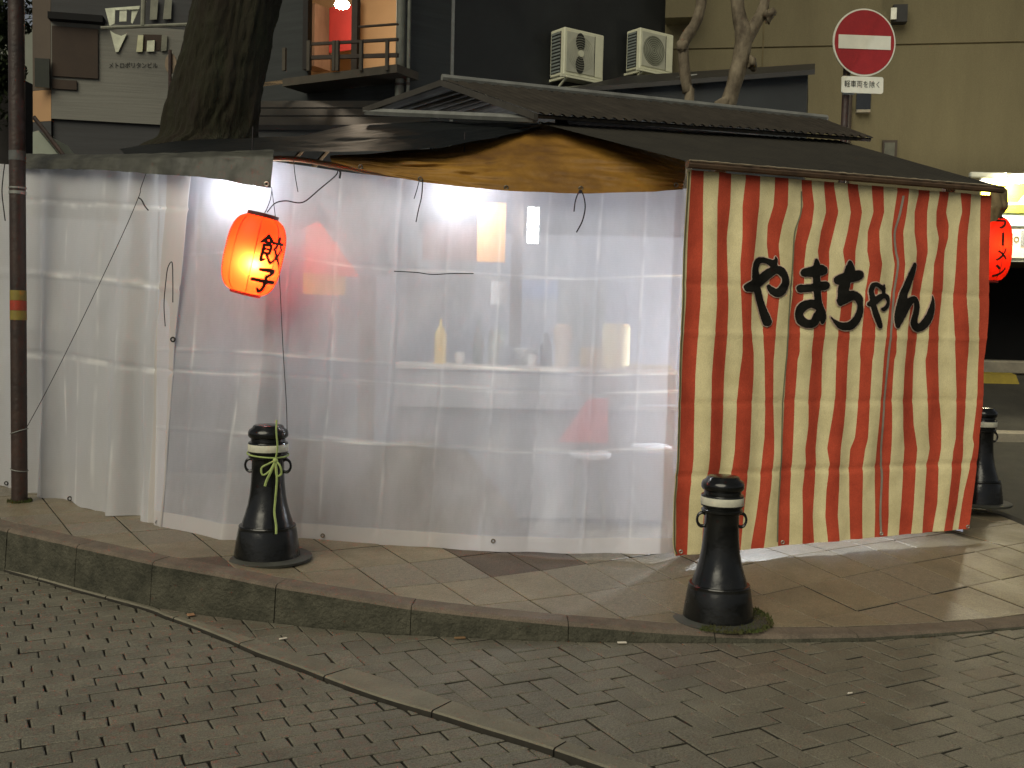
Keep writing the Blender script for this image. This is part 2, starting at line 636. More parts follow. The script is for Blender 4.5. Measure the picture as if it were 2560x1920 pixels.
bricks = []
BVAR = [(0.003, 0.003, 0.003, 0.003), (0.004, 0.002, 0.006, 0.003), (0.002, 0.007, 0.003, 0.004), (0.006, 0.003, 0.002, 0.002), (0.002, 0.002, 0.004, 0.008), (0.003, 0.004, 0.009, 0.002), (0.002, 0.003, 0.002, 0.003)]
def add_brick(cx, cy, L, W, ang, zone):
    if cy < 1.6 or cy > 9 or abs(cx) > 7.5:
        return
    px_, py_, dd = proj(Vector((cx, cy, 0)))
    if dd < 0.8 or px_ < -700 or px_ > 3300 or py_ > 2600:
        return
    ca, sa = math.cos(ang), math.sin(ang)
    g = 0.0035
    var = random.randrange(7)
    e1, e2, e3, e4 = BVAR[var]
    poly = [(cx + ca * a - sa * b, cy + sa * a + ca * b) for a, b in ((-L / 2 + e1, -W / 2 + g), (L / 2 - e2, -W / 2 + g), (L / 2 - e3, W / 2 - g), (-L / 2 + e4, W / 2 - g))]
    full = True
    if zone == 0:       # near side of the strip (its right)
        d, a, b = poly_side(SLc, cx, cy)
        if d > 0.16:
            return
        if d > -0.16:
            full = False
            poly = clip(poly, b, a, 0.010 + 0.016 * smooth((cx + 1.8) / 1.8))
    else:
        d, a, b = poly_side(SUc, cx, cy)
        if d < -0.16:
            return
        if d < 0.16:
            full = False
            poly = clip(poly, a, b, 0.008)
        if len(poly) < 3:
            return
        d, a, b = poly_side(KC, cx, cy)
        if d > 0.16:
            return
        if d > -0.16:
            full = False
            poly = clip(poly, b, a, 0.012)
    if len(poly) < 3 or abs(area2(poly)) < 0.0006:
        return
    inview = -40 < px_ < 2600 and py_ < 1960
    A = abs(area2(poly)) * (F / dd) ** 2 * (CAMH / dd)
    bricks.append((A if inview else 0, cx, cy, ang, poly, full, zone, var))
BA = R(27.5)
def axis(i, j, a, b, ang, ox=0.0, oy=0.0):
    ca, sa = math.cos(ang), math.sin(ang)
    return ox + ca * i * a - sa * j * b, oy + sa * i * a + ca * j * b
for j in range(-120, 120):           # near zone: stepped running bond
    for i in range(-60, 60):
        ca, sa = math.cos(BA), math.sin(BA)
        u_, v_ = i * 0.206 - j * 0.0835, j * 0.1
        add_brick(-1.6 + ca * u_ - sa * v_, 4.0 + sa * u_ + ca * v_, 0.206, 0.1, BA, 0)
HB = 0.125                           # far zone: herringbone of larger setts
for j in range(-90, 90):
    for i in range(-90, 90):
        k = (i - j) % 4
        ca, sa = math.cos(BA), math.sin(BA)
        if k == 0:
            u_, v_ = (i + 1) * HB, (j + 0.5) * HB
            add_brick(ca * u_ - sa * v_, 4.6 + sa * u_ + ca * v_, 2 * HB, HB, BA, 1)
        elif k == 3:
            u_, v_ = (i + 0.5) * HB, (j + 1.0) * HB
            add_brick(ca * u_ - sa * v_, 4.6 + sa * u_ + ca * v_, 2 * HB, HB, BA + math.pi / 2, 1)
bricks.sort(key=lambda t: -t[0])
shared = {}
rest = MB()
for n, (A, cx, cy, ang, poly, full, zone, var) in enumerate(bricks):
    dz = random.uniform(-0.003, 0.003) - (0.010 if zone == 0 else 0)
    m = M_brick if (nz((cx * 0.9, cy * 0.9, 3)) < 0.22 or zone == 0) else M_brick_red
    if n < 300:
        if full:
            k = (round(ang, 2), zone, m.name, var)
            if k not in shared:
                vs, fs, fm = slab(poly, lambda x, y: 0.0, 0.05)
                o = mk('brick', vs, fs, [m, M_joint], bed, org=(cx, cy, 0), fm=fm)
                shared[k] = o.data
            else:
                o = bpy.data.objects.new('brick', shared[k])
                col.objects.link(o)
                place(o, Vector((cx, cy, 0)), bed)
            o.rotation_euler.z = random.uniform(-0.018, 0.018)
            o.rotation_euler.x = random.uniform(-0.01, 0.01)
            o.location.z += dz
        else:
            vs, fs, fm = slab(poly, lambda x, y: dz, 0.05)
            mk('brick', vs, fs, [m, M_joint], bed, fm=fm)
    else:
        vs, fs, fm = slab(poly, lambda x, y: dz, 0.04)
        rest.add(vs, fs)
        rest.m[-len(fs):] = [2 if q else (1 if m is M_brick_red else 0) for q in fm]
rest.build('brick_field', [M_brick, M_brick_red, M_joint], bed, kind='stuff')

# edging stones
strip = thing('edging_strip', gp(1100, 1770), kind='structure')
Ls = [0]
for a, b in zip(su, su[1:]):
    Ls.append(Ls[-1] + (b - a).length)
k0 = 0
seg = 0.62
cur = []
edges_i = [0]
for i in range(1, len(su)):
    if Ls[i] - Ls[edges_i[-1]] >= seg:
        edges_i.append(i)
edges_i.append(len(su) - 1)
for a, b in zip(edges_i, edges_i[1:]):
    if b - a < 1:
        continue
    up_, lo_ = [], []
    for i in range(a, b + 1):
        t = 0.0
        up_.append(su[i]); lo_.append(sl[i])
    e0 = (up_[1] - up_[0]).normalized() * 0.004
    vs, fs = [], []
    up_[0] = up_[0] + e0; lo_[0] = lo_[0] + e0
    up_[-1] = up_[-1] - e0; lo_[-1] = lo_[-1] - e0
    for p, q in zip(up_, lo_):
        d_, a_, b_ = poly_side(SLc, p.x, p.y)
        wl = max(0.02, abs(d_))
        w = Vector((b_.y - a_.y, a_.x - b_.x, 0)).normalized()
        for e, z in ((0.0, -0.05), (0.0, 0.001), (0.006, 0.007), (wl - 0.008, 0.007), (wl, 0.0), (wl, -0.05)):
            r_ = p + w * e
            vs.append((r_.x, r_.y, z + 0.002 * nz((r_.x * 3, r_.y * 3, 1))))
    for i in range(len(up_) - 1):
        for k in range(5):
            fs.append((i * 6 + k, i * 6 + k + 1, (i + 1) * 6 + k + 1, (i + 1) * 6 + k))
    fs.append((0, 1, 2, 3, 4, 5)[::-1])
    n6 = (len(up_) - 1) * 6
    fs.append(tuple(n6 + k for k in range(6)))
    mk('edging_stone', vs, fs, [M_edge, M_joint], strip, fm=[(1 if k in (0, 4) else 0) for i in range(len(up_) - 1) for k in range(5)] + [1, 1])

# kerb stones
kerb = thing('kerb', (0, 5.3, 0), kind='structure')
KJ = [-8.6, -7.6, -6.6, -5.7, -4.9, -4.2] + [gp(x, y).x for x, y in ((13, 1424), (185, 1469), (374, 1516), (684, 1557), (1025, 1587), (1420, 1601), (1790, 1608), (2150, 1602), (2470, 1575))] + [3.5, 4.3, 5.1, 5.9]
def kerb_pt(x, e):
    s = kerb_slope(x)
    n = Vector((-s, 1, 0)).normalized()
    return Vector((x, kerb_y(x), 0)) + n * e
KW = 0.155
for a, b in zip(KJ, KJ[1:]):
    n = 10
    vs, fs, fm = [], [], []
    jit = random.uniform(-0.004, 0.004)
    for i in range(n + 1):
        x = lerp(a + 0.0022, b - 0.0022, i / n)
        h = kerb_h(x) + jit * 0.5
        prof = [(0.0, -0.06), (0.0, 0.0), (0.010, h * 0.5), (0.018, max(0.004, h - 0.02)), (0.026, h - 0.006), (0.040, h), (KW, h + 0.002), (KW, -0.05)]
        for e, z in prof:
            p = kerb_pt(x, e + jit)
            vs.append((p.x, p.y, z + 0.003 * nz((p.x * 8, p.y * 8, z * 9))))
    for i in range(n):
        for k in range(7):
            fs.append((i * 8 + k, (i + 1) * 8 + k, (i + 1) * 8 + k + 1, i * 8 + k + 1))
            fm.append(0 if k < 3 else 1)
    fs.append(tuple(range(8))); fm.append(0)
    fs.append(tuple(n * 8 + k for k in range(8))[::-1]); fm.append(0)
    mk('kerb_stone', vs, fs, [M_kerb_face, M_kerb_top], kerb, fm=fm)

# pavement: mortar bed and tiles
walk = thing('sidewalk', (0, 7, 0.2), kind='structure')
xs = np.linspace(-8.5, 4.2, 61)
ds = np.linspace(0.1, 6.5, 40)
vs, fs = [], []
for x in xs:
    for d in ds:
        y = kerb_y(x) + d * math.sqrt(1 + kerb_slope(x) ** 2)
        vs.append((x, y, walk_z(x, y) - 0.014))
for i in range(len(xs) - 1):
    for j in range(len(ds) - 1):
        k = i * len(ds) + j
        fs.append((k, k + len(ds), k + len(ds) + 1, k + 1))
mk('mortar_bed', vs, fs, M_joint, walk)
TA, TB = 0.415, 0.345                # tile pitch along the two joint directions
o0 = on_walk(1231, 1442)
pA = on_walk(1032, 1369)
pB = on_walk(1440, 1413)
tb = Vector((pB.x - o0.x, pB.y - o0.y, 0)).normalized()
ta = Vector((-tb.y, tb.x, 0))
brown = {(i, j) for i in (0, 1) for j in (0, 1)} | {(6, 0), (7, 0), (6, 1), (7, 1)} | {(i, j) for i in (-6, -5) for j in (0, 1)}
KI = [kerb_pt(x, KW + 0.004) for x in np.linspace(-8.6, 6.0, 90)]
cand = []
for i in range(-30, 30):
    for j in range(-30, 30):
        c = o0 + tb * (i + 0.5) * TB + ta * (j + 0.5) * TA
        if c.x < -7.5 or c.x > 4.3 or c.y > 10.2:
            continue
        g = 0.0035
        poly = [(c.x + tb.x * a + ta.x * b, c.y + tb.y * a + ta.y * b) for a, b in ((-TB / 2 + g, -TA / 2 + g), (TB / 2 - g, -TA / 2 + g), (TB / 2 - g, TA / 2 - g), (-TB / 2 + g, TA / 2 - g))]
        if c.x > 3.7:
            poly = clip(poly, Vector((4.06, 0, 0)), Vector((4.06, 20, 0)))
            if len(poly) < 3 or abs(area2(poly)) < 0.001:
                continue
        d, a, b = poly_side(KI, c.x, c.y)
        if d < -0.3:
            continue
        if d < 0.3:
            poly = clip(poly, a, b, 0.0)
            if len(poly) < 3 or abs(area2(poly)) < 0.001:
                continue
        x_, y_, dd = proj(Vector((c.x, c.y, 0.15)))
        vis = -80 < x_ < 2640
        cand.append(((1 if vis else 0) / (dd * dd), i, j, c, poly))
cand.sort(key=lambda t: -t[0])
trest = MB()
for n, (s_, i, j, c, poly) in enumerate(cand):
    dz = random.uniform(-0.0025, 0.0025)
    zf = lambda x, y: walk_z(x, y) + dz
    m = M_tile_brown if (i, j) in brown else (M_tile_grey if nz((i * 0.37, j * 0.41, 5)) > 0.18 else M_tile)
    vs, fs, fm = slab(poly, zf, 0.05)
    if n < 300:
        mk('tile', vs, fs, [m, M_joint], walk, fm=fm)
    else:
        trest.add(vs, fs, 0)
if trest.v:
    trest.build('tile_field', [M_tile], walk, kind='stuff')

# side street and parking lot on the right, tilted to fit image pixels
M_conc = mat('pale_concrete', (0.30, 0.27, 0.20), 0.8, (0.2, 0.18, 0.14), 5, bump=0.2, fine=0.15)
lot_rows = [[(2330, 1330, 8.3), (2750, 1330, 8.3)], [(2330, 1250, 9.3), (2750, 1250, 9.3)], [(2330, 1105, 11.6), (2750, 1105, 11.6)],
            [(2330, 955, 14.0), (2750, 955, 14.0)], [(2330, 905, 15.0), (2750, 905, 15.0)], [(2330, 880, 17.0), (2750, 880, 17.0)]]
vs, fs = [], []
for r in lot_rows:
    z = sum(at(*p).z for p in r) / 2
    y = r[0][2]
    for x in (4.22, 6.5, 9.5, 16):
        vs.append((x, y, z - 0.06 if y < 9 else z))
for j in range(len(lot_rows) - 1):
    for i in range(3):
        fs.append((j * 4 + i, j * 4 + i + 1, (j + 1) * 4 + i + 1, (j + 1) * 4 + i))
mk('parking_lot', vs, fs, M_asphalt, kind='structure')
b = MB()
for i, y in enumerate(np.arange(6.35, 10.0, 0.6)):
    b.box((4.13, y + 0.3, 0.04), (0.13, 0.592, 0.20), 0, bev=0.012)
b.build('side_kerb', [M_kerb_top], None, kind='structure')
def lot_z(Y):
    Ys = [r[0][2] for r in lot_rows]
    Zs = [sum(at(*p).z for p in r) / 2 for r in lot_rows]
    return interp(Y, Ys, Zs)
b = MB()
b.box((7.0, 11.7, lot_z(11.7) + 0.02), (5.6, 0.22, 0.14), bev=0.02)
b.build('lot_kerb', [M_conc], None, kind='structure')
b = MB()
b.box((8.6, 14.55, lot_z(14.55) + 0.05), (8.0, 0.5, 0.18), bev=0.02)
b.build('lot_pavement', [M_conc], None, kind='structure')
p = at(2490, 938, 14.0)
b = MB()
b.prism([(p.x - 0.75, 13.9, lot_z(13.9)), (p.x + 0.28, 13.9, lot_z(13.9)), (p.x + 0.24, 13.93, lot_z(13.9) + 0.125), (p.x - 0.71, 13.93, lot_z(13.9) + 0.125)], (0, 0.14, 0.02))
b.build('wheel_stop', [mat('yellow_plastic', (0.36, 0.27, 0.03), 0.6, (0.24, 0.18, 0.03), 9)], label='yellow wheel stop block on the parking lot by the dark opening', cat='wheel stop')

# ================================================================== FAR BUILDINGS
M_beige = mat('beige_render_wall', (0.132, 0.113, 0.062), 0.9, (0.098, 0.083, 0.045), 1.3, bump=0.2, bscale=40, stretch=(1, 1, 0.22), fine=0.16)
M_dark = mat('dark_metal_cladding', (0.020, 0.022, 0.021), 0.55, (0.013, 0.014, 0.014), 1.5, fine=0.15)
M_dark2 = mat('dark_board_cladding', (0.030, 0.034, 0.034), 0.7, (0.018, 0.021, 0.021), 3.0, stretch=(0.3, 0.3, 6), fine=0.15)
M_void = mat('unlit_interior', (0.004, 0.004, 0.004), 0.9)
M_frame = mat('dark_brown_timber', (0.05, 0.036, 0.026), 0.7, (0.03, 0.022, 0.016), 6)
def wallbox(b, p, q, z0, z1, th, mi=0):
    """vertical wall slab from p to q in plan, th thick away from the camera"""
    p = Vector((p[0], p[1], 0)); q = Vector((q[0], q[1], 0))
    d = (q - p).normalized()
    n = Vector((-d.y, d.x, 0))
    if n.y < 0:
        n = -n
    b.prism([(p.x, p.y, z0), (q.x, q.y, z0), (q.x, q.y, z1), (p.x, p.y, z1)], n * th, mi)

# --- beige building
BP, BQ = at(1662, 100, 14.7), at(2900, 100, 13.6)
bd = (Vector((BQ.x - BP.x, BQ.y - BP.y, 0))).normalized()
bn = Vector((bd.y, -bd.x, 0))          # towards the camera
def bw(x, y, off=0.0):
    """point on the beige wall seen at pixel x, y"""
    return onplane(x, y, Vector((BP.x, BP.y, 0)) + bn * off, bn)
zb = bw(2450, 652).z
zs1, zs2 = bw(1876, 124).z, bw(2560, 101).z
zs = (zs1 + zs2) / 2
beige = thing('beige_building', (BP.x + 3, BP.y, 0), 'beige rendered building with horizontal joint behind the no entry sign', 'building')
b = MB(); wallbox(b, BP, BQ, zb, zs - 0.012, 5.0); b.build('wall', [M_beige], beige, label='lower storey wall above the dark opening')
b = MB(); wallbox(b, BP, BQ, zs + 0.012, 9.5, 5.0); b.build('wall', [M_beige], beige, label='upper storey wall')
b = MB(); wallbox(b, (BP.x + bd.x * 0.02 - bn.x * 0.02, BP.y + bd.y * 0.02 - bn.y * 0.02), (BQ.x - bn.x * 0.02, BQ.y - bn.y * 0.02), zs - 0.02, zs + 0.02, 4.8)
b.build('joint', [mat('joint_gap_sealant', (0.12, 0.095, 0.045), 0.9)], beige)
# dark open ground floor
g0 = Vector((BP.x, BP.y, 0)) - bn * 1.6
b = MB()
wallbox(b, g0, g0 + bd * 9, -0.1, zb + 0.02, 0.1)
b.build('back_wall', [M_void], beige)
for t in (0.4, 3.2):
    c = Vector((BP.x, BP.y, 0)) + bd * t - bn * 0.25
    b = MB(); b.box((c.x, c.y, zb / 2), (0.4, 0.4, zb - 0.01)); b.build('pillar', [M_beige], beige)
q_ = bw(1908, 100, 0.002)
b = MB(); b.box((q_.x, q_.y, (zb + 9) / 2), (0.018, 0.012, 9 - zb)); b.build('joint', [MATS['joint_gap_sealant']], beige)
# overhanging corner box at the left end
b = MB()
c0, c1 = bw(1664, 5, 0.35), bw(1738, 42, 0.35)
b.prism([Vector((c0.x, c0.y, c1.z)), Vector((c1.x, c1.y, c1.z)), Vector((c1.x, c1.y, 9.3)), Vector((c0.x, c0.y, 9.3))], -bn * 0.34)
b.build('corner_box', [M_beige], beige)
def wallrect(x0, y0, x1, y1, th, name, m, parent, off=0.0, **k):
    a, c = bw(x0, y0, off), bw(x1, y1, off)
    b = MB()
    b.prism([Vector((a.x, a.y, a.z)), Vector((c.x, c.y, a.z)), Vector((c.x, c.y, c.z)), Vector((a.x, a.y, c.z))], bn * th)
    return b.build(name, [m], parent, **k)
w = wallrect(2141, 234, 2175, 277, 0.03, 'window', mat('window_glass_dark', (0.012, 0.014, 0.016), 0.2, spec=0.6), beige)
wallrect(2139, 277.5, 2173, 284, 0.10, 'sill', M_conc, w)
w = wallrect(2206, 352, 2240, 400, 0.05, 'window', M_frame, beige)  # a framed panel belonging on the stall roof, set on this wall as a window
wallrect(2211, 357, 2235, 396, 0.02, 'pane', mat('framed_grey_panel', (0.10, 0.10, 0.075), 0.3), w, off=0.052)
b = MB(); q = bw(2125, 235, 0.06); b.tube([(q.x, q.y, q.z + 0.1), (q.x, q.y, q.z - 0.4), (q.x, q.y, 0.3)], 0.035, 8); b.build('downpipe', [M_frame], beige, True)
lampbox = thing('wall_lamp', bw(2244, 62), 'small dark wall lamp with white plate on the beige wall', 'lamp')
wallrect(2229, 20, 2262, 62, 0.16, 'housing', mat('dark_plastic', (0.015, 0.014, 0.013), 0.6), lampbox, off=0.003)
wallrect(2227, 21, 2240, 49, 0.03, 'plate', mat('white_plastic', (0.7, 0.7, 0.6), 0.4), lampbox, off=0.17)

# --- dark building: a balcony face on the left, a side with outdoor units on the right
DC = at(1015, 100, 12.4)
DL = at(640, 100, 13.6)
dld = Vector((DL.x - DC.x, DL.y - DC.y, 0)).normalized()
drd = Vector((0.82, 0.572, 0)).normalized()
dln = Vector((dld.y, -dld.x, 0)); dln = dln if dln.y < 0 else -dln
drn = Vector((drd.y, -drd.x, 0)); drn = drn if drn.y < 0 else -drn
def dl(x, y, off=0.0):
    return onplane(x, y, Vector((DC.x, DC.y, 0)) + dln * off, dln)
def dr(x, y, off=0.0):
    return onplane(x, y, Vector((DC.x, DC.y, 0)) + drn * off, drn)
dark = thing('dark_building', (DC.x, DC.y, 0), 'dark clad building with a lit balcony room behind the stall', 'building')
# right face: two cladding panels with a light seam
s0 = dr(1131, 100)
e0 = Vector((DC.x, DC.y, 0)) + drd * 5.2
b = MB(); wallbox(b, DC, (s0.x - drd.x * 0.008, s0.y - drd.y * 0.008), 0, 9.5, 0.25); b.build('cladding_panel', [M_dark2], dark)
b = MB(); wallbox(b, (s0.x + drd.x * 0.008, s0.y + drd.y * 0.008), e0, 0, 9.5, 0.25); b.build('cladding_panel', [M_dark], dark)
b = MB(); wallbox(b, (s0.x - drd.x * 0.02 + drn.x * 0.012, s0.y - drd.y * 0.02 + drn.y * 0.012), (s0.x + drd.x * 0.02 + drn.x * 0.012, s0.y + drd.y * 0.02 + drn.y * 0.012), 0, 9.5, 0.2); b.build('seam_cover', [M_grey_metal], dark)
# left face around the room opening
o0x, o1x, oy1 = 772, 1000, 178
a, c = dl(o0x, 90), dl(o1x, 90)
zo = dl(880, oy1).z
far = Vector((DL.x, DL.y, 0))
b = MB(); wallbox(b, far, a, 0, 9.5, 0.05); b.build('side_wall', [M_dark2], dark)
b = MB(); wallbox(b, c, (DC.x - 0.004, DC.y), 0, 9.5, 0.2); b.build('corner_wall', [M_dark2], dark)
b = MB(); wallbox(b, a, c, 0, zo, 0.2); b.build('wall_below_balcony', [M_dark2], dark)
b = MB(); wallbox(b, a, c, zo + 2.1, 9.5, 0.2); b.build('wall_above_room', [M_dark2], dark)
# the room
room_m = mat('tan_wallpaper', (0.42, 0.29, 0.165), 0.8, (0.38, 0.26, 0.145), 2)
dpt = -dln * 1.9
b = MB()
A0, C0 = Vector((a.x, a.y, zo)) + dld * 1.7, Vector((c.x, c.y, zo))
for pts in ([A0, C0, C0 + dpt, A0 + dpt],):
    b.prism(pts, (0, 0, -0.05))
up2 = Vector((0, 0, 2.1))
b.prism([A0 + up2, C0 + up2, C0 + dpt + up2, A0 + dpt + up2], (0, 0, 0.05))
b.prism([A0 + dpt, C0 + dpt, C0 + dpt + up2, A0 + dpt + up2], -dln * 0.05)
b.prism([A0 - dln * 0.06, A0 + dpt, A0 + dpt + up2, A0 - dln * 0.06 + up2], dld * 0.05)
b.prism([C0 - dln * 0.2, C0 + dpt, C0 + dpt + up2, C0 - dln * 0.2 + up2], -dld * 0.05)
b.build('room', [room_m], dark, label='warm lit room behind the balcony')
def dlrect(x0, y0, x1, y1, th, name, m, parent, off=0.0, **k):
    a_, c_ = dl(x0, y0, off), dl(x1, y1, off)
    b_ = MB()
    b_.prism([Vector((a_.x, a_.y, a_.z)), Vector((c_.x, c_.y, a_.z)), Vector((c_.x, c_.y, c_.z)), Vector((a_.x, a_.y, c_.z))], dln * th)
    return b_.build(name, m if isinstance(m, list) else [m], parent, **k)
dlrect(888, -60, 899, 176, 0.06, 'mullion', M_frame, dark, off=0.0)
dlrect(769, -60, 779, 176, 0.08, 'jamb', mat('near_black_timber', (0.012, 0.009, 0.007), 0.6), dark, off=0.003)
wd = thing('wardrobe', dl(809, 172, -1.3), 'brown wardrobe standing inside the lit balcony room', 'wardrobe')
dlrect(794, 30, 826, 178, 0.35, 'cabinet', mat('brown_veneer', (0.24, 0.15, 0.10), 0.6, (0.11, 0.065, 0.04), 4, stretch=(1, 1, 0.2)), wd, off=-1.5)
rc = dlrect(826, 20, 888, 124, 0.02, 'red_cloth', mat('red_cloth', (0.42, 0.035, 0.030), 0.85, (0.33, 0.03, 0.026), 3), None, off=-1.45,
            label='red cloth hanging in the lit balcony room', cat='cloth')
lp = dl(855, 12, -0.75)
pend = thing('pendant_lamp', lp, 'lit pendant lamp in the balcony room', 'lamp')
b = MB(); b.sphere(lp, 0.10, 10, sz=0.55); b.build('bulb', [emis('room_lamp_light', (1.0, 0.82, 0.60), 60)], pend, 'all')
b = MB(); b.tube([lp + Vector((0, 0, 0.05)), lp + Vector((0, 0, 0.9))], 0.006, 6); b.build('cable', [M_cord], pend)
# balcony
bal = thing('balcony', dl(880, 195, 0.4), 'timber balcony with rails in front of the lit room', 'balcony')
M_rail = mat('weathered_grey_timber', (0.065, 0.055, 0.040), 0.8, (0.045, 0.038, 0.028), 6)
z0b, z1b = dl(860, 197, 0.45).z, dl(860, 177, 0.45).z
la, lb = dl(706, 186, 0.45), dl(992, 186, 0.45)
b = MB(); b.prism([Vector((la.x, la.y, z0b)), Vector((lb.x, lb.y, z0b)), Vector((lb.x, lb.y, z1b)), Vector((la.x, la.y, z1b))], -dln * 0.43); b.build('floor_beam', [M_rail], bal)
def rail(x0, y0, x1, y1, h, m, name='rail', off=0.45):
    p_, q_ = dl(x0, y0, off), dl(x1, y1, off)
    b_ = MB(); b_.prism([p_, q_, q_ + Vector((0, 0, h)), p_ + Vector((0, 0, h))], -dln * 0.04); b_.build(name, [m], bal)
rail(770, 113, 992, 101, 0.032, M_frame)
rail(770, 148, 992, 142, 0.045, M_frame)
rail(896, 68, 992, 61, 0.018, M_frame)
for x in (709, 770, 833, 842, 901, 966):
    t_ = 102 if x > 720 else 120
    p_, q_ = dl(x, 178, 0.452), dl(x + 8, t_, 0.452)
    b = MB(); b.prism([Vector((p_.x, p_.y, p_.z)), Vector((q_.x, q_.y, p_.z)), Vector((q_.x, q_.y, q_.z)), Vector((p_.x, p_.y, q_.z))], dln * 0.03); b.build('baluster', [M_rail], bal)
# drain pipes on the corner
for x, r_, nm in ((1001, 0.055, 'thick pale drainpipe at the corner of the dark building'), (1022, 0.022, 'thin grey pipe beside the thick drainpipe on the dark building')):
    p_ = dl(x, 100, 0.16)
    dp = thing('drainpipe', (p_.x, p_.y, 0), nm, 'pipe')
    b = MB(); b.tube([(p_.x, p_.y, 0), (p_.x, p_.y, 3), (p_.x, p_.y, 9.4)], r_, 10); b.build('pipe', [mat('pale_green_grey_paint', (0.17, 0.175, 0.14), 0.5, (0.10, 0.105, 0.085), 5)], dp, True)
    for z in (2.6, 4.4):
        b = MB(); b.lathe([(r_ + 0.006, 0), (r_ + 0.006, 0.03)], 12, c=(p_.x, p_.y, z)); b.build('clip', [M_frame], dp)
# low roofs between the stall and the dark building
lr = thing('low_roof', at(760, 300, 11.2), 'dark low roof below the balcony behind the tree trunk', 'roof')
for k, (y0, y1, Y0, Y1) in enumerate(((252, 268, 12.0, 11.7), (272, 288, 11.6, 11.4), (292, 312, 11.3, 11.0))):
    a_, c_ = at(600, y0, Y0), at(1075, y0, Y0)
    e_, f_ = at(1075, y1, Y1), at(600, y1, Y1)
    b = MB(); b.prism([a_, c_, e_, f_], (0, 0.02, -0.05)); b.build('roof_course', [mat('dark_roof_sheet', (0.020, 0.019, 0.016), 0.6, (0.012, 0.011, 0.010), 4)], lr)
a_, c_ = at(600, 312, 11.05), at(1075, 312, 11.05)
b = MB(); b.prism([a_, c_, Vector((c_.x, c_.y, 0)), Vector((a_.x, a_.y, 0))], (0, 0.3, 0)); b.build('wall', [M_dark], lr)

# outdoor units
M_ac = mat('cream_painted_steel', (0.68, 0.68, 0.50), 0.5, (0.58, 0.58, 0.43), 4, fine=0.06)
M_ac2 = mat('pale_grey_grille', (0.48, 0.48, 0.37), 0.6, (0.37, 0.37, 0.29), 4)
M_acd = mat('grille_gap_black', (0.035, 0.037, 0.03), 0.8)
def make_ac(label, pix, off, W, H, Dp, style):
    p_ = dr(*pix, off)      # bottom left front corner
    yaw = math.atan2(drd.y, drd.x)
    M = Matrix.Translation(p_) @ Matrix.Rotation(yaw, 4, 'Z')
    t = thing('air_conditioner_unit', p_, label, 'air conditioner', 'outdoor units on the dark building')
    b = MB(M); b.box((W / 2, Dp / 2, H / 2), (W, Dp, H), bev=0.012); b.build('casing', [M_ac], t)
    gw = W * 0.70
    b = MB(M); b.box((0.03 + gw / 2, -0.006, H / 2), (gw, 0.012, H * 0.84), bev=0.004); g = b.build('fan_grille', [M_ac2], t)
    cx_, cz_ = 0.03 + gw / 2, H / 2
    if style == 0:
        b = MB(M @ Matrix.Translation((cx_, -0.016, cz_)) @ Matrix.Rotation(R(90), 4, 'X'))
        b.lathe([(0.045, -0.004), (0.045, 0.01)], 20); b.build('hub', [M_ac], g)
        for s in (-1, 1):      # the two blades that show dark through the grille
            b = MB(M @ Matrix.Translation((cx_ - 0.01, -0.014, cz_ + s * H * 0.24)))
            n_ = 14
            b.prism([(0.075 * math.cos(2 * math.pi * k / n_) * (1.0 if s > 0 else 0.95), 0, 0.115 * math.sin(2 * math.pi * k / n_)) for k in range(n_)], (0, -0.003, 0))
            b.build('fan_blade', [M_acd], g)
    else:
        b = MB(M @ Matrix.Translation((cx_, -0.014, cz_)) @ Matrix.Rotation(R(90), 4, 'X'))
        b.lathe([(H * 0.36, -0.004), (H * 0.36, 0.003)], 28); b.build('fan_disc', [mat('grey_green_grille', (0.17, 0.18, 0.13), 0.7)], g)
    b = MB(M @ Matrix.Translation((cx_, -0.02, cz_)) @ Matrix.Rotation(R(90), 4, 'X'))
    for k in range(1, 8):
        b.torus(H * 0.05 * k, 0.0022, 28, 5)
    b.build('grille_wire', [M_ac2], g)
    b = MB(M); b.box((0.03 + gw + (W - gw - 0.05) / 2, -0.004, H / 2), (W - gw - 0.06, 0.008, H * 0.86), bev=0.003); b.build('service_panel', [M_ac], t)
    b = MB(M); b.box((0.03 + gw + 0.008, -0.006, H / 2), (0.006, 0.006, H * 0.86)); b.build('panel_gap', [M_acd], t)
    b = MB(M); b.box((-0.003, Dp * 0.56, H / 2), (0.008, Dp * 0.66, H * 0.86)); b.build('side_recess', [M_acd], t)
    for k in range(12):
        b = MB(M); b.box((-0.010, Dp * 0.56, H * (0.10 + 0.80 * k / 11)), (0.010, Dp * 0.62, H * 0.036)); b.build('fin', [mat('fin_grey_blue', (0.24, 0.27, 0.25), 0.5)], t)
    b = MB(M)
    M_br = MATS['cream_painted_steel']
    for x in (0.04, W - 0.08):
        b.box((x, Dp * 0.5 + 0.02, -0.02), (0.035, Dp + 0.12, 0.03))
        b.tube([(x, -0.02, -0.03), (x, Dp + 0.05, -0.24)], 0.016, 6)
    b.box((W / 2, -0.02, -0.02), (W + 0.12, 0.03, 0.028))
    b.tube([(-0.05, Dp * 0.8, -0.15), (W + 0.05, -0.03, -0.028)], 0.014, 6)
    b.build('bracket', [M_br], t)
    return t
make_ac('larger outdoor air conditioner with white fan hub on the dark wall', (1409, 186), 0.34, 0.66, 0.605, 0.30, 0)
make_ac('smaller outdoor air conditioner beside the thin tree on the dark wall', (1598, 171), 0.34, 0.62, 0.55, 0.28, 1)

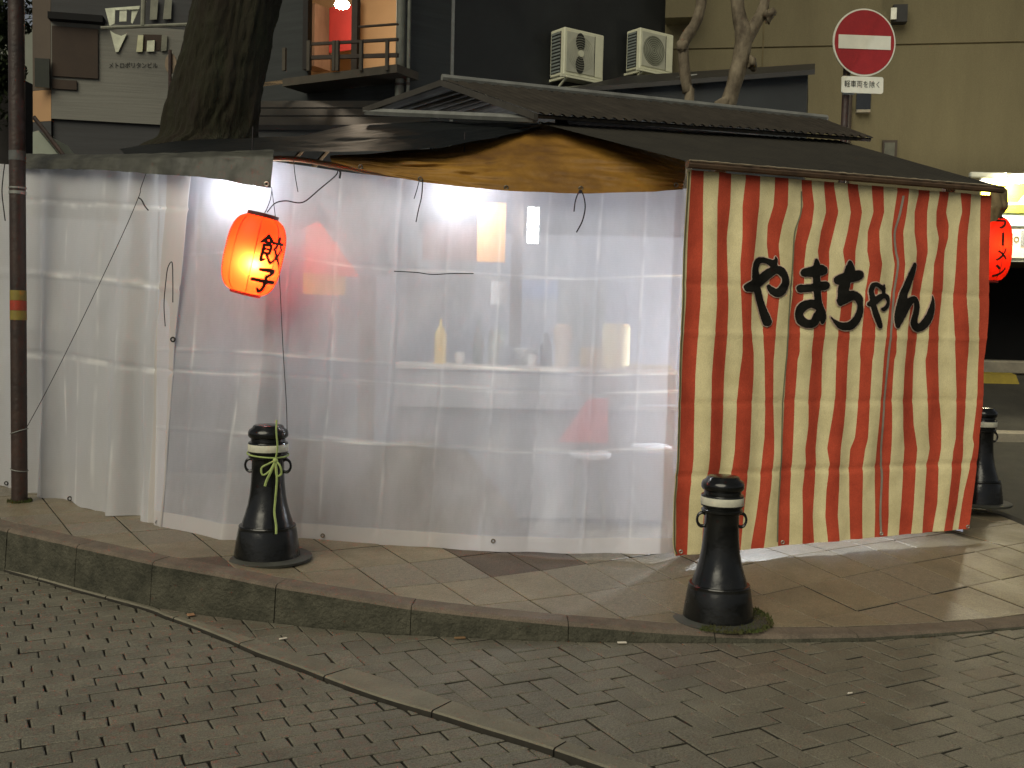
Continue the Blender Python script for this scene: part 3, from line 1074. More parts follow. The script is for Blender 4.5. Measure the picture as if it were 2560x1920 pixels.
# --- low dark shed behind the thin trees
shed = thing('shed', at(1800, 300, 11.8), 'low black shed with sloping roof behind the thin trees', 'shed')
a_, c_ = at(1440, 231, 12.15), at(2020, 184, 10.75)
b = MB(); b.prism([Vector((a_.x, a_.y, 0)), Vector((c_.x, c_.y, 0)), c_, a_], (0.35, 1.2, 0)); b.build('wall', [mat('black_teal_boards', (0.012, 0.016, 0.017), 0.6, (0.008, 0.010, 0.011), 3)], shed)
a_, c_ = at(1420, 232, 12.1), at(2037, 186, 10.6)
e_, f_ = at(2037, 170, 11.8), at(1560, 200, 13.2)
b = MB(); b.prism([a_, c_, e_, f_], (0, 0, 0.05)); b.build('roof', [mat('dark_shed_roof', (0.022, 0.020, 0.017), 0.5, (0.014, 0.013, 0.012), 3)], shed)
p0, p1 = at(1470, 229, 12.05), at(1742, 187, 12.05)
b = MB(); b.tube([p0, p1], 0.012, 6); b.build('roof_flashing', [M_grey_metal], shed)

# --- grey building on the left
GP_, GQ = at(128, 200, 13.0), at(560, 200, 13.4)
gd = Vector((GQ.x - GP_.x, GQ.y - GP_.y, 0)).normalized()
gn = Vector((gd.y, -gd.x, 0)); gn = gn if gn.y < 0 else -gn
def gw_(x, y, off=0.0):
    return onplane(x, y, Vector((GP_.x, GP_.y, 0)) + gn * off, gn)
grey = thing('grey_building', (GP_.x, GP_.y, 0), 'grey building with white logo and dark lettering left of the trunk', 'building')
M_grey = mat('grey_siding', (0.165, 0.162, 0.138), 0.7, (0.138, 0.135, 0.115), 2, stretch=(0.4, 0.4, 12), bump=0.2, bscale=3, fine=0.1)
M_greyd = mat('dark_grey_siding', (0.040, 0.041, 0.042), 0.7, (0.028, 0.028, 0.028), 2, stretch=(0.4, 0.4, 12), fine=0.12)
M_brown_shadow = mat('brown_wall_shadow', (0.045, 0.029, 0.019), 0.8, (0.03, 0.02, 0.014), 2)
zl = gw_(300, 306).z
b = MB(); wallbox(b, GP_, GQ, zl, gw_(300, 62).z, 3.0); b.build('siding_wall', [M_grey], grey)
b = MB(); wallbox(b, GP_, GQ, gw_(300, 62).z + 0.002, 9.5, 3.0); b.build('upper_wall', [M_greyd], grey)
b = MB(); wallbox(b, (GP_.x, GP_.y + 0.05), (GQ.x, GQ.y + 0.05), 0, zl - 0.002, 3.0); b.build('base_wall', [M_greyd], grey)
def grect(x0, y0, x1, y1, th, name, m, parent, off=0.0, **k):
    a_, c_ = gw_(x0, y0, off), gw_(x1, y1, off)
    b_ = MB(); b_.prism([Vector((a_.x, a_.y, a_.z)), Vector((c_.x, c_.y, a_.z)), Vector((c_.x, c_.y, c_.z)), Vector((a_.x, a_.y, c_.z))], gn * th)
    return b_.build(name, [m], parent, **k)
grect(131, 66, 246, 198, 0.03, 'brown_wall_shadow', M_brown_shadow, grey, 0.002)  # stepped shadow on the wall, painted as flat brown pieces
grect(131, 199, 193, 226, 0.03, 'brown_wall_shadow', M_brown_shadow, grey, 0.002)
grect(126, 36, 262, 63, 0.14, 'eave', M_void, grey, 0.002)
# left return of the building, warm shop light put into its colour
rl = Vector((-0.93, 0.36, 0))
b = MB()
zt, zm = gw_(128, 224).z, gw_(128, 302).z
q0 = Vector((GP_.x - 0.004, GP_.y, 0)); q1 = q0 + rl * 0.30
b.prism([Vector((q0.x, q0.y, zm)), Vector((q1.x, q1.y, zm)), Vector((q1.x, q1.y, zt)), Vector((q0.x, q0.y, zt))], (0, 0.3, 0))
b.build('return_wall', [mat('warm_lit_return_wall', (0.40, 0.24, 0.115), 0.8, (0.34, 0.20, 0.10), 2)], grey, label='return wall with warm light in its tan colour')
b = MB(); b.prism([Vector((q0.x, q0.y, zt + 0.003)), Vector((q1.x, q1.y, zt + 0.003)), Vector((q1.x, q1.y, 9.5)), Vector((q0.x, q0.y, 9.5))], (0, 0.3, 0))
b.build('return_wall_upper', [mat('dull_brown_wall', (0.085, 0.066, 0.048), 0.8, (0.07, 0.053, 0.04), 2)], grey)
b = MB(); b.prism([Vector((q0.x, q0.y, 0)), Vector((q1.x, q1.y, 0)), Vector((q1.x, q1.y, zm - 0.003)), Vector((q0.x, q0.y, zm - 0.003))], (0, 0.3, 0))
b.build('return_wall_base', [M_greyd], grey)
grect(89, 147, 126, 222, 0.05, 'window', mat('dark_window', (0.02, 0.022, 0.012), 0.3), grey, 0.05)
# logo, lettering
logo = thing('building_logo', gw_(300, 130, 0.03), 'white triangular logo on the grey building left of the trunk', 'sign')
M_logo = mat('cream_sign_paint', (0.66, 0.68, 0.52), 0.6)
def gpoly(pts, name, m, parent, off=0.012, th=0.02, sx=0.2532):
    b_ = MB(); b_.prism([gw_(x * sx, y * sx, off) for x, y in pts], gn * th); return b_.build(name, [m], parent)
gpoly([(1040, 88), (1140, 80), (1135, 235), (1085, 262)], 'logo_piece', M_logo, logo, 0.52)
gpoly([(1140, 80), (1385, 62), (1375, 95), (1142, 104)], 'logo_piece', M_logo, logo, 0.54)
gpoly([(1185, 100), (1255, 94), (1250, 215), (1180, 218)], 'logo_piece', M_logo, logo, 0.53)
gpoly([(1305, 90), (1378, 80), (1312, 235), (1296, 230)], 'logo_piece', M_logo, logo, 0.52)
gpoly([(1090, 305), (1135, 335), (1200, 358), (1255, 335), (1170, 515), (1145, 518)], 'logo_piece', M_logo, logo)
gpoly([(1365, 352), (1418, 352), (1408, 515), (1348, 515)], 'logo_piece', mat('cream_sign_bright', (0.62, 0.62, 0.40), 0.6), logo)
gpoly([(1455, 405), (1530, 402), (1525, 512), (1450, 512)], 'logo_piece', M_logo, logo)
gpoly([(1600, 352), (1655, 352), (1645, 505), (1590, 508)], 'logo_piece', mat('grey_sign_paint', (0.20, 0.20, 0.15), 0.6), logo)
gpoly([(1415, 340), (1600, 345), (1585, 500), (1530, 500), (1530, 395), (1455, 398), (1448, 500), (1412, 500)], 'logo_shadow_piece', M_brown_shadow, logo, 0.004, 0.006)  # shadow around the logo bars, painted as a dark brown piece
gpoly([(1490, 0), (1565, 0), (1550, 195), (1480, 200)], 'grey_bar', mat('grey_sign_paint', (0.2, 0.2, 0.15)), logo, 0.03)
gpoly([(1630, 0), (1700, 0), (1690, 190), (1610, 195)], 'grey_bar', mat('grey_sign_paint', (0.2, 0.2, 0.15)), logo, 0.03)
tv, tf = text2d('メトロポリタンビル', 1.0, 0.012)
x0, x1 = min(v[0] for v in tv), max(v[0] for v in tv)
y0, y1 = min(v[1] for v in tv), max(v[1] for v in tv)
vs = [gw_(lerp(272, 394, (v[0] - x0) / (x1 - x0)), lerp(170, 156, (v[1] - y0) / (y1 - y0)) - 0 * v[0], 0.008) for v in tv]
mk('lettering', vs, tf, mat('dark_letter', (0.02, 0.02, 0.018), 0.7), grey)
rl_ = thing('railing', gw_(340, 70, 0.7), 'grey pipe railing across the top of the grey building', 'railing')
b = MB(); b.tube([gw_(252, 70, 0.7), gw_(500, 60, 0.7)], 0.022, 8); b.build('handrail', [MATS['grey_sign_paint']], rl_, True)
b = MB(); b.tube([gw_(357, 64, 0.7), gw_(360, -40, 0.7)], 0.03, 8); b.build('post', [MATS['grey_sign_paint']], rl_, True)
rs = thing('round_sign', at(428, 240, 11.5), 'beige oval sign on a dark post beside the trunk', 'sign')
q = at(428, 160, 11.5)
b = MB(Matrix.Translation(q) @ Matrix.Rotation(R(90), 4, 'X') @ Matrix.Diagonal((0.75, 1.25, 1, 1))); b.lathe([(0.085, 0), (0.09, 0.01), (0.085, 0.02)], 24); b.build('plate', [mat('tan_sign_plate', (0.22, 0.16, 0.10), 0.6)], rs)
b = MB(); b.tube([(q.x, q.y - 0.04, 0.2), (q.x, q.y - 0.04, q.z + 0.14)], 0.02, 8); b.build('post', [M_pole], rs, True)

# pale house and shrubs at the far left
ph = thing('pale_house', at(-60, 300, 16), 'pale grey house wall at the far left behind the pole', 'building')
a_, c_ = at(-500, 80, 17), at(90, 70, 17)
b = MB(); b.prism([Vector((a_.x, 17, 0)), Vector((c_.x, 17, 0)), Vector((c_.x, 17, c_.z)), Vector((a_.x, 17, c_.z + 0.1))], (0, 2, 0)); b.build('wall', [mat('pale_grey_wall', (0.20, 0.21, 0.175), 0.8, (0.16, 0.17, 0.14), 2)], ph)
a_ = at(-60, 214, 15.0); c_ = at(60, 200, 15.0); e_ = at(60, 420, 15.0); f_ = at(-60, 420, 15)
b = MB(); b.prism([a_, c_, e_, f_], (0, 0.6, 0)); b.build('porch', [mat('dark_porch', (0.018, 0.015, 0.013), 0.8)], ph)
aw = MB()
aw.prism([at(82, 330, 10.5), at(96, 326, 10.5), at(152, 394, 10.5), at(150, 420, 10.5), at(82, 420, 10.5)], (-0.1, 0.9, 0))
aw.build('awning', [mat('pale_green_canvas', (0.23, 0.25, 0.20), 0.8, (0.19, 0.21, 0.165), 3)], label='pale canvas awning with a sloping edge behind the brown pole', cat='awning')
b = MB(); b.tube([at(84, 292, 10.4), at(168, 400, 10.4)], 0.022, 6)
b.build('awning_bar', [M_pole], label='dark slanting bar along the edge of the pale awning', cat='bar')
M_leaf = mat('dark_green_leaf', (0.035, 0.050, 0.016), 0.6, (0.02, 0.03, 0.010), 6, rnd=0.4)
def leaves(b, c, r, n, s):
    for _ in range(n):
        d = Vector((random.gauss(0, 1), random.gauss(0, 1), random.gauss(0, 1))).normalized() * r * random.random() ** 0.4
        p = Vector(c) + d
        M = Matrix.Translation(p) @ Matrix.Rotation(random.uniform(0, 6.3), 4, 'Z') @ Matrix.Rotation(random.uniform(-1.2, 1.2), 4, 'X')
        l = s * random.uniform(0.6, 1.2)
        b.add([(0, -l, 0), (l * 0.5, -l * 0.1, 0.1 * l), (0, l, 0), (-l * 0.5, -l * 0.1, 0.1 * l)], [(0, 1, 2), (0, 2, 3)], 0, M)
for lab, cs, base in (('leafy branches above the pale wall at the top left corner', [((8, 20), 0.5), ((-40, 10), 0.6), ((25, 62), 0.22), ((5, 82), 0.25), ((-60, 60), 0.5)], (-80, 420)),
                      ('low leafy bush in front of the pale wall behind the brown pole', [((10, 178), 0.28), ((-30, 185), 0.34), ((30, 172), 0.18), ((-60, 200), 0.4), ((-30, 250), 0.45)], (-30, 430))):
    t = thing('leafy_tree', at(base[0], base[1], 14.3), lab, 'tree')
    b = MB()
    for (x, y), r_ in cs:
        leaves(b, at(x, y, 14.3), r_, 420, 0.06)
    b.build('crown', [M_leaf], t)
    b = MB(); p_ = at(base[0], base[1], 14.3); q_ = at(cs[1][0][0], cs[1][0][1], 14.3)
    b.tube(spline([(p_.x, p_.y, 0), p_, q_], 8), [0.12, 0.11, 0.1, 0.09, 0.08, 0.07, 0.06, 0.05, 0.04], 8); b.build('trunk', [M_bark], t, True)

# big mossy trunk
trunk = thing('mossy_tree', at(530, 380, 9.6), 'thick dark mossy tree trunk rising behind the tarpaulin', 'tree')
prof = [(700, 345, 655), (480, 355, 650), (385, 362, 640), (350, 408, 640), (300, 422, 650), (220, 440, 660), (100, 470, 678), (0, 488, 695), (-150, 505, 722)]
rings = []
for y, xl, xr in prof:
    p_, q_ = at(xl, y, 9.6), at(xr, y, 9.6)
    rings.append(((p_ + q_) / 2, (q_ - p_).length / 2))
cen = spline([r[0] for r in rings], 150)
rad = [v.x for v in spline([(r[1], 0, 0) for r in rings], 150)]
cen = [Vector((cen[0].x, cen[0].y, 0))] + cen + [Vector((cen[-1].x + 0.3, cen[-1].y, 8.5))]
rad = [rad[0] * 1.25] + rad + [rad[-1] * 0.9]
n_ = 130
vs, fs = [], []
for c_, r_ in zip(cen, rad):
    for k in range(n_):
        a_ = 2 * math.pi * k / n_
        rr = r_ * (1 + 0.05 * math.sin(a_ * 5 + c_.z) + 0.10 * nz((math.cos(a_) * 2.2, math.sin(a_) * 2.2, c_.z * 1.2)) + 0.16 * abs(nz((math.cos(a_) * 8, math.sin(a_) * 8, c_.z * 2.0))) - 0.09 * abs(nz((math.cos(a_) * 19, math.sin(a_) * 19, c_.z * 5))) - 0.03)
        vs.append((c_.x + rr * math.cos(a_), c_.y + rr * math.sin(a_), c_.z))
for i in range(len(cen) - 1):
    for k in range(n_):
        k2 = (k + 1) % n_
        fs.append((i * n_ + k, i * n_ + k2, (i + 1) * n_ + k2, (i + 1) * n_ + k))
mk('trunk', vs, fs, M_bark, trunk, 'all')
b = MB()
top_ = cen[-1]
for dx, dy, dz, r_ in ((1.6, 0.5, 2.6, 0.2), (-1.5, 0.8, 2.3, 0.22), (0.2, -1.0, 2.8, 0.18)):
    b.tube(spline([top_ - Vector((0, 0, 0.3)), top_ + Vector((dx * 0.4, dy * 0.4, dz * 0.5)), top_ + Vector((dx, dy, dz))], 8), [r_ * (1 - 0.07 * k) for k in range(9)], 10)
b.build('limb', [M_bark], trunk, True)
b = MB()
for dx, dy, dz in ((1.6, 0.5, 2.6), (-1.5, 0.8, 2.3), (0.2, -0.6, 2.8), (0.2, 0.9, 3.2)):
    leaves(b, top_ + Vector((dx, dy, dz + 0.6)), 1.2, 700, 0.09)
b.build('crown', [M_leaf], trunk)

# thin pale trees behind the stall roof
M_pale = mat('pale_mottled_bark', (0.20, 0.165, 0.11), 0.8, (0.06, 0.045, 0.028), 9, bump=0.5, bscale=30, stretch=(1, 1, 0.6))
def thin_tree(label, Y, stems, knobs):
    base = at(stems[0][0][0], 330, Y)
    t = thing('thin_tree', (base.x, base.y, walk_z(base.x, base.y)), label, 'tree')
    for i, st in enumerate(stems):
        P = [at(x, y, Y) for x, y, w in st]
        Rr = [at(x + w / 2, y, Y).x - at(x, y, Y).x for x, y, w in st]
        if i == 0:
            P = [Vector((P[0].x - 0.02, P[0].y, walk_z(P[0].x, P[0].y)))] + P
            Rr = [Rr[0] * 1.3] + Rr
        S = spline(P, 36)
        rr = [v.x for v in spline([(r_, 0, 0) for r_ in Rr], 36)]
        rr = [r_ * (1 + 0.14 * nz((S[k].z * 7, i, 2))) for k, r_ in enumerate(rr)]
        b = MB(); b.tube(S, rr, 14); b.build('trunk' if i == 0 else 'branch', [M_pale], t, 'all')
    for x, y, r_ in knobs:
        b = MB(); b.sphere(at(x, y, Y - 0.03), r_ * 0.75, 10, sz=1.25); b.v = [q_ + (q_ - at(x, y, Y - 0.03)) * (0.9 * nz(q_ * 14) + 0.5 * nz(q_ * 37)) for q_ in b.v]; o = b.build('pruning_knob', [M_pale], t, 'all')
    return t
thin_tree('thin crooked tree trunk left of the forked one behind the roof', 9.9,
          [[(1722, 300, 26), (1718, 230, 26), (1712, 180, 27), (1708, 130, 26), (1712, 100, 30), (1738, 60, 28), (1752, 15, 26), (1760, -60, 24), (1790, -200, 20)]], [(1703, 118, 0.06)])
thin_tree('forked thin tree trunk right of the crooked one behind the roof', 9.8,
          [[(1800, 330, 38), (1818, 268, 38), (1838, 200, 40), (1853, 140, 40), (1860, 85, 46), (1850, 50, 36), (1843, 0, 32), (1838, -90, 28), (1820, -220, 22)],
           [(1862, 100, 40), (1885, 65, 34), (1903, 35, 28), (1912, 0, 24), (1920, -80, 20), (1950, -200, 16)]], [(1920, 38, 0.085), (1880, 158, 0.07)])

# no entry sign
ps = Vector((0, 0, 0)); cs_ = at(2161, 106, 9.4)
q = at(2114, 250, 9.48)
sg = thing('no_entry_sign', (q.x, q.y, walk_z(q.x, q.y)), 'round red no entry sign with white bar on a brown pole', 'road sign')
MS = Matrix.Translation(cs_) @ Matrix.Rotation(R(-1.5), 4, 'Y') @ Matrix.Rotation(R(8), 4, 'Z')
M_signred = mat('sign_red', (0.30, 0.020, 0.022), 0.45, (0.24, 0.017, 0.019), 12, fine=0.1)
M_signwhite = mat('sign_white', (0.66, 0.66, 0.56), 0.45, (0.58, 0.58, 0.49), 12)
MD = MS @ Matrix.Rotation(R(90), 4, 'X')
b = MB(MD); b.lathe([(0.296, -0.02), (0.300, -0.012), (0.300, 0.0)], 64); disc = b.build('disc', [M_signwhite], sg)
b = MB(MD); b.lathe([(0.286, 0.001), (0.286, 0.004)], 64); b.build('red_face', [M_signred], disc)
b = MB(MS); b.box((0, -0.0065, 0.0), (0.50, 0.003, 0.122)); b.build('white_bar', [M_signwhite], disc)
b = MB(); b.tube([(q.x, q.y, walk_z(q.x, q.y)), (q.x, q.y, cs_.z + 0.22)], 0.034, 12); b.build('pole', [M_pole], sg, True)
for dx_, dz_, w_, h_ in ((0.02, -0.12, 0.16, 0.03), (0.02, 0.12, 0.16, 0.03), (0.01, -0.39, 0.1, 0.14)):
    b = MB(); b.box((q.x + dx_, q.y - 0.047, cs_.z + dz_), (w_, 0.03, h_)); b.build('clamp', [M_grey_metal], sg)
pc = at(2156.5, 212, 9.4)
MP = Matrix.Translation(pc) @ Matrix.Rotation(R(-1.3), 4, 'Y') @ Matrix.Rotation(R(8), 4, 'Z')
b = MB(MP)
pts = []
for cx_, cz_, a0 in ((0.18, 0.054, 0), (-0.18, 0.054, 90), (-0.18, -0.054, 180), (0.18, -0.054, 270)):
    for k in range(6):
        an = R(a0 + 18 * k)
        pts.append((cx_ + 0.02 * math.cos(an), 0, cz_ + 0.02 * math.sin(an)))
b.prism(pts, (0, 0.012, 0)); plate = b.build('supplementary_plate', [M_signwhite], sg)
tv, tf = text2d('軽車両を除く', 0.066, 0.0)
b = MB(MP); b.add([(v[0] * 0.9, -0.003, v[1]) for v in tv], tf); b.build('lettering', [mat('sign_black', (0.02, 0.02, 0.018), 0.6)], plate)

# lit advertising board at the far right
M_lit = {}
def lit(name, c, e=0.55):
    return emis('lit_' + name, c, e * 0.55)  # panels emit a little in place of the lamp's light on them
bY = 11.8
ad = thing('lit_signboard', at(2530, 665, bY), 'lit yellow and blue signboard beside the red lantern at right edge', 'signboard')
def adrect(x0, y0, x1, y1, dy, name, m, parent):
    a_, c_ = at(x0, y0, bY), at(x1, y1, bY)
    b_ = MB(); b_.box(((a_.x + c_.x) / 2, bY + dy, (a_.z + c_.z) / 2), (abs(c_.x - a_.x), 0.02, abs(a_.z - c_.z))); return b_.build(name, [m], parent)
adrect(2452, 440, 2760, 660, 0.03, 'board', M_grey_metal, ad)
p1 = adrect(2453, 441, 2760, 457, 0.0, 'blue_header', lit('blue', (0.03, 0.05, 0.13), 0.5), ad)
p2 = adrect(2453, 458, 2760, 537, 0.0, 'yellow_panel', lit('yellow', (0.70, 0.62, 0.02), 0.75), ad)
b = MB(); b.prism([at(2510, 506, bY - 0.012), at(2545, 506, bY - 0.012), at(2562, 484, bY - 0.012), at(2760, 484, bY - 0.012), at(2760, 508, bY - 0.012), at(2510, 512, bY - 0.012)], (0, 0.008, 0)); b.build('blue_band', [lit('band', (0.10, 0.17, 0.36), 0.7)], p2)
p3 = adrect(2453, 538, 2760, 570, 0.0, 'pale_blue_panel', lit('cyan', (0.45, 0.60, 0.52), 0.5), ad)
p4 = adrect(2453, 571, 2760, 650, 0.0, 'cream_panel', lit('cream', (0.60, 0.50, 0.34), 0.5), ad)
adrect(2453, 651, 2760, 659, 0.0, 'bottom_edge', lit('edge', (0.40, 0.40, 0.30), 0.3), ad)
M_ink = mat('faded_print', (0.16, 0.13, 0.05), 0.7)
def print_text(body, x0, x1, y0, y1, parent):
    tv, tf = text2d(body, 1.0, 0.01)
    a0, a1 = min(v[0] for v in tv), max(v[0] for v in tv)
    b0, b1 = min(v[1] for v in tv), max(v[1] for v in tv)
    vs = [at(lerp(x0, x1, (v[0] - a0) / (a1 - a0)), lerp(y1, y0, (v[1] - b0) / (b1 - b0)), bY - 0.0125) for v in tv]
    mk('print', vs, tf, M_ink, parent)
print_text('イロイ', 2522, 2548, 487, 495, p2)
print_text('月〜土', 2531, 2562, 515, 523, p2)
print_text('日・祝', 2528, 2562, 543, 552, p3)
q = at(2541, 598, bY - 0.014)
b = MB(Matrix.Translation(q) @ Matrix.Rotation(R(90), 4, 'X')); b.torus(0.027, 0.007, 16, 6); b.build('print', [M_ink], p4)
b = MB(); a_ = at(2557, 595, bY - 0.02); b.box((a_.x + 0.06, a_.y, a_.z), (0.16, 0.006, 0.17)); b.build('print', [mat('grey_print', (0.25, 0.26, 0.26), 0.7)], p4)
lampt = thing('sign_lamp', at(2550, 445, bY - 0.35), 'glaring white floodlight above the yellow signboard', 'lamp')
q = at(2552, 446, bY - 0.35)
b = MB(Matrix.Translation(q) @ Matrix.Diagonal((1.6, 0.8, 0.6, 1))); b.sphere((0, 0, 0), 0.085, 10); b.build('lens', [emis('flood_light', (1.0, 0.90, 0.66), 170)], lampt, 'all')
b = MB(); p_ = at(2424, 437, bY - 0.3); q_ = at(2514, 437, bY - 0.3); b.box(((p_.x + q_.x) / 2, p_.y, p_.z), ((q_.x - p_.x), 0.06, 0.06), bev=0.01); b.tube([(q.x, q.y, q.z + 0.03), (q.x, bY + 0.02, q.z + 0.1)], 0.02, 8); b.build('arm', [mat('white_enamel', (0.6, 0.6, 0.5), 0.4)], lampt)
b = MB(); q = at(2700, 660, bY + 0.06); b.box((q.x, q.y + 0.05, (q.z + lot_z(bY)) / 2), (0.1, 0.08, q.z - lot_z(bY))); b.build('post', [M_grey_metal], ad)

# ================================================================== THE FOOD STALL
BN0, BN1 = on_walk(1688, 1416), on_walk(2423, 1350)
BN0.z = BN1.z = 0
u = (BN1 - BN0).normalized()
v = Vector((-u.y, u.x, 0))           # into the stall
def wpl(x, y, w):
    """point at pixel x, y on the upright plane w metres behind the striped cloth"""
    return onplane(x, y, BN0 + v * w, v)
stall = thing('food_stall', (0.6, 8.2, walk_z(0.6, 8.2)), 'street food stall with corrugated gable roof hung round with sheets', 'food stall')
M_corr = mat('weathered_corrugated_steel', (0.038, 0.031, 0.022), 0.65, (0.020, 0.016, 0.011), 4, bump=0.1, metal=0.2)
M_corr_in = mat('galvanised_underside', (0.13, 0.13, 0.12), 0.5, (0.06, 0.058, 0.052), 4, metal=0.3)
def corrugated(p00, p10, p11, p01, n, amp, name, parent, m=None):
    """sheet p00-p10 (eave) to p01-p11 (ridge); waves run across the eave"""
    vs, fs = [], []
    nrm = (p10 - p00).cross(p01 - p00).normalized()
    if nrm.z < 0:
        nrm = -nrm
    N = n * 6
    for i in range(N + 1):
        s = i / N
        w = amp * math.sin(s * n * 2 * math.pi)
        for t in (0, 0.5, 1):
            p = (p00.lerp(p10, s)).lerp(p01.lerp(p11, s), t)
            vs.append(p + nrm * (w + 0.006 * nz(p * 1.5)))
    k = len(vs)
    vs += [p - nrm * 0.002 for p in vs]
    for i in range(N):
        for j in range(2):
            a_ = i * 3 + j
            fs.append((a_, a_ + 3, a_ + 4, a_ + 1))
            fs.append((k + a_, k + a_ + 1, k + a_ + 4, k + a_ + 3))
    fm = [0, 1] * (N * 2)
    return mk(name, vs, fs, [m or M_corr, M_corr_in], parent, True, fm=fm)
# upper gable roof
e0, e1 = wpl(1345, 282, 1.15), wpl(2184, 343, 1.15)
r0, r1 = wpl(1111, 199, 2.0), wpl(2062, 298, 2.0)
f0 = wpl(915, 268, 2.85)
f1 = r1 + (f0 - r0)
corrugated(e0, e1, r1, r0, 36, 0.009, 'near_roof_slope', stall)
corrugated(f0, f1, r1, r0, 36, 0.009, 'far_roof_slope', stall)
b = MB()
b.tube([r0 - u * 0.02 + Vector((0, 0, 0.012)), r1 + u * 0.02 + Vector((0, 0, 0.012))], 0.028, 8); b.build('ridge_cap', [mat('galvanised_ridge', (0.19, 0.195, 0.18), 0.5, (0.11, 0.113, 0.105), 7)], stall, True)
b = MB(); dz = Vector((0, 0, 0.05))
b.prism([r0 - dz, e0 - dz, e0 + Vector((0, 0, -0.005)), r0 + Vector((0, 0, -0.005))], -u * 0.03); b.build('barge_board', [mat('dark_weathered_trim', (0.045, 0.040, 0.033), 0.7, (0.028, 0.025, 0.02), 6)], stall)
b = MB(); b.prism([r0 - dz, f0 - dz, f0 + Vector((0, 0, -0.005)), r0 + Vector((0, 0, -0.005))], -u * 0.03); b.build('barge_board', [mat('dark_weathered_trim', (0.045, 0.040, 0.033), 0.7, (0.028, 0.025, 0.02), 6)], stall)
b = MB(); b.tube([e0 + Vector((0, 0, -0.035)) + v * 0.04, f0 + Vector((0, 0, -0.035))], 0.03, 6); b.build('tie_beam', [MATS['galvanised_ridge']], stall)
for k in range(1, 7):          # rafters seen inside the open gable
    t = k / 7
    b = MB(); o_ = u * (0.12 + 0.1 * k)
    b.tube([r0 + o_ + Vector((0, 0, -0.03)), f0 + o_ + Vector((0, 0, -0.02))], 0.016, 6)
    b.build('rafter', [M_corr_in if k % 2 else MATS['dark_weathered_trim']], stall)
b = MB(); b.tube([e0 + v * 0.04 + Vector((0, 0, -0.015)), e1 + v * 0.04 + Vector((0, 0, -0.015))], 0.016, 6); b.build('eave_purlin', [mat('dark_weathered_trim', (0.045, 0.040, 0.033), 0.7, (0.028, 0.025, 0.02), 6)], stall)
# clerestory gap under the upper roof, its darkness painted as a black strip
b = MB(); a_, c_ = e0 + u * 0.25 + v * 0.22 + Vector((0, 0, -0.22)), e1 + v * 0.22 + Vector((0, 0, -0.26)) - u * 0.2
b.prism([a_, c_, c_ + Vector((0, 0, 0.24)), a_ + Vector((0, 0, 0.24))], v * 0.03); b.build('clerestory_shade', [mat('gap_shade_black', (0.012, 0.010, 0.008), 0.9)], stall)
# lower roof above the striped cloth
g0, g1 = wpl(1718, 402, -0.05), wpl(2508, 468, -0.05)
h0, h1 = wpl(1345, 306, 1.35), wpl(2100, 352, 1.35)
corrugated(g0, g1, h1, h0, 40, 0.007, 'lower_roof', stall, mat('dark_roof_felt', (0.023, 0.020, 0.013), 0.8, (0.014, 0.012, 0.008), 5, bump=0.2))
b = MB(); b.tube([g0 + Vector((0, 0, -0.02)), g1 + Vector((0, 0, -0.02))], 0.024, 8); b.build('eave_pipe', [M_wood], stall, True)
# plaited cord along the eave
S = [g0.lerp(g1, k / 150) + Vector((0, 0, 0.001 + 0.005 * nz((k * 0.31, 1, 1)))) - v * (0.026 + 0.004 * nz((k * 0.7, 4, 1))) for k in range(151)]
b = MB(); b.tube(S, [0.0045 + 0.003 * nz((k * 0.23, 8, 1)) for k in range(151)], 5); b.build('eave_lashing', [mat('grey_tan_cord', (0.30, 0.25, 0.17), 0.8)], stall)
# far slope of the lower roof, posts
# posts
for nm, p in (('post', wpl(1712, 600, 0.3) + u * 0.25), ('post', wpl(2440, 600, 0.3) - u * 0.3), ('post', Vector((-1.2, 8.6, 0))), ('post', Vector((2.3, 9.9, 0)))):
    zt = 2.75
    b = MB(); b.box((p.x, p.y, (walk_z(p.x, p.y) + zt) / 2), (0.07, 0.07, zt - walk_z(p.x, p.y))); b.build('post', [M_wood], stall)
# rail the front sheet hangs from
RL = spline([at(470, 420, 6.98), at(690, 398, 6.86), at(850, 418, 6.83), at(1010, 446, 6.80), at(1280, 466, 6.80), at(1700, 466, 6.98)], 30)
b = MB(); b.tube([p + Vector((0, 0.03, 0.01)) for p in RL], 0.018, 8); b.build('curtain_rail', [mat('bamboo', (0.26, 0.17, 0.085), 0.6, (0.17, 0.11, 0.06), 8)], stall, True)
b = MB()
for x, y in ((720, 395), (780, 400), (960, 430)):
    b = MB(); b.tube([at(x, y + 22, 6.92), at(x + 40, y - 24, 7.4)], 0.016, 6); b.build('roof_strut', [mat('bamboo', (0.26, 0.17, 0.085))], stall)

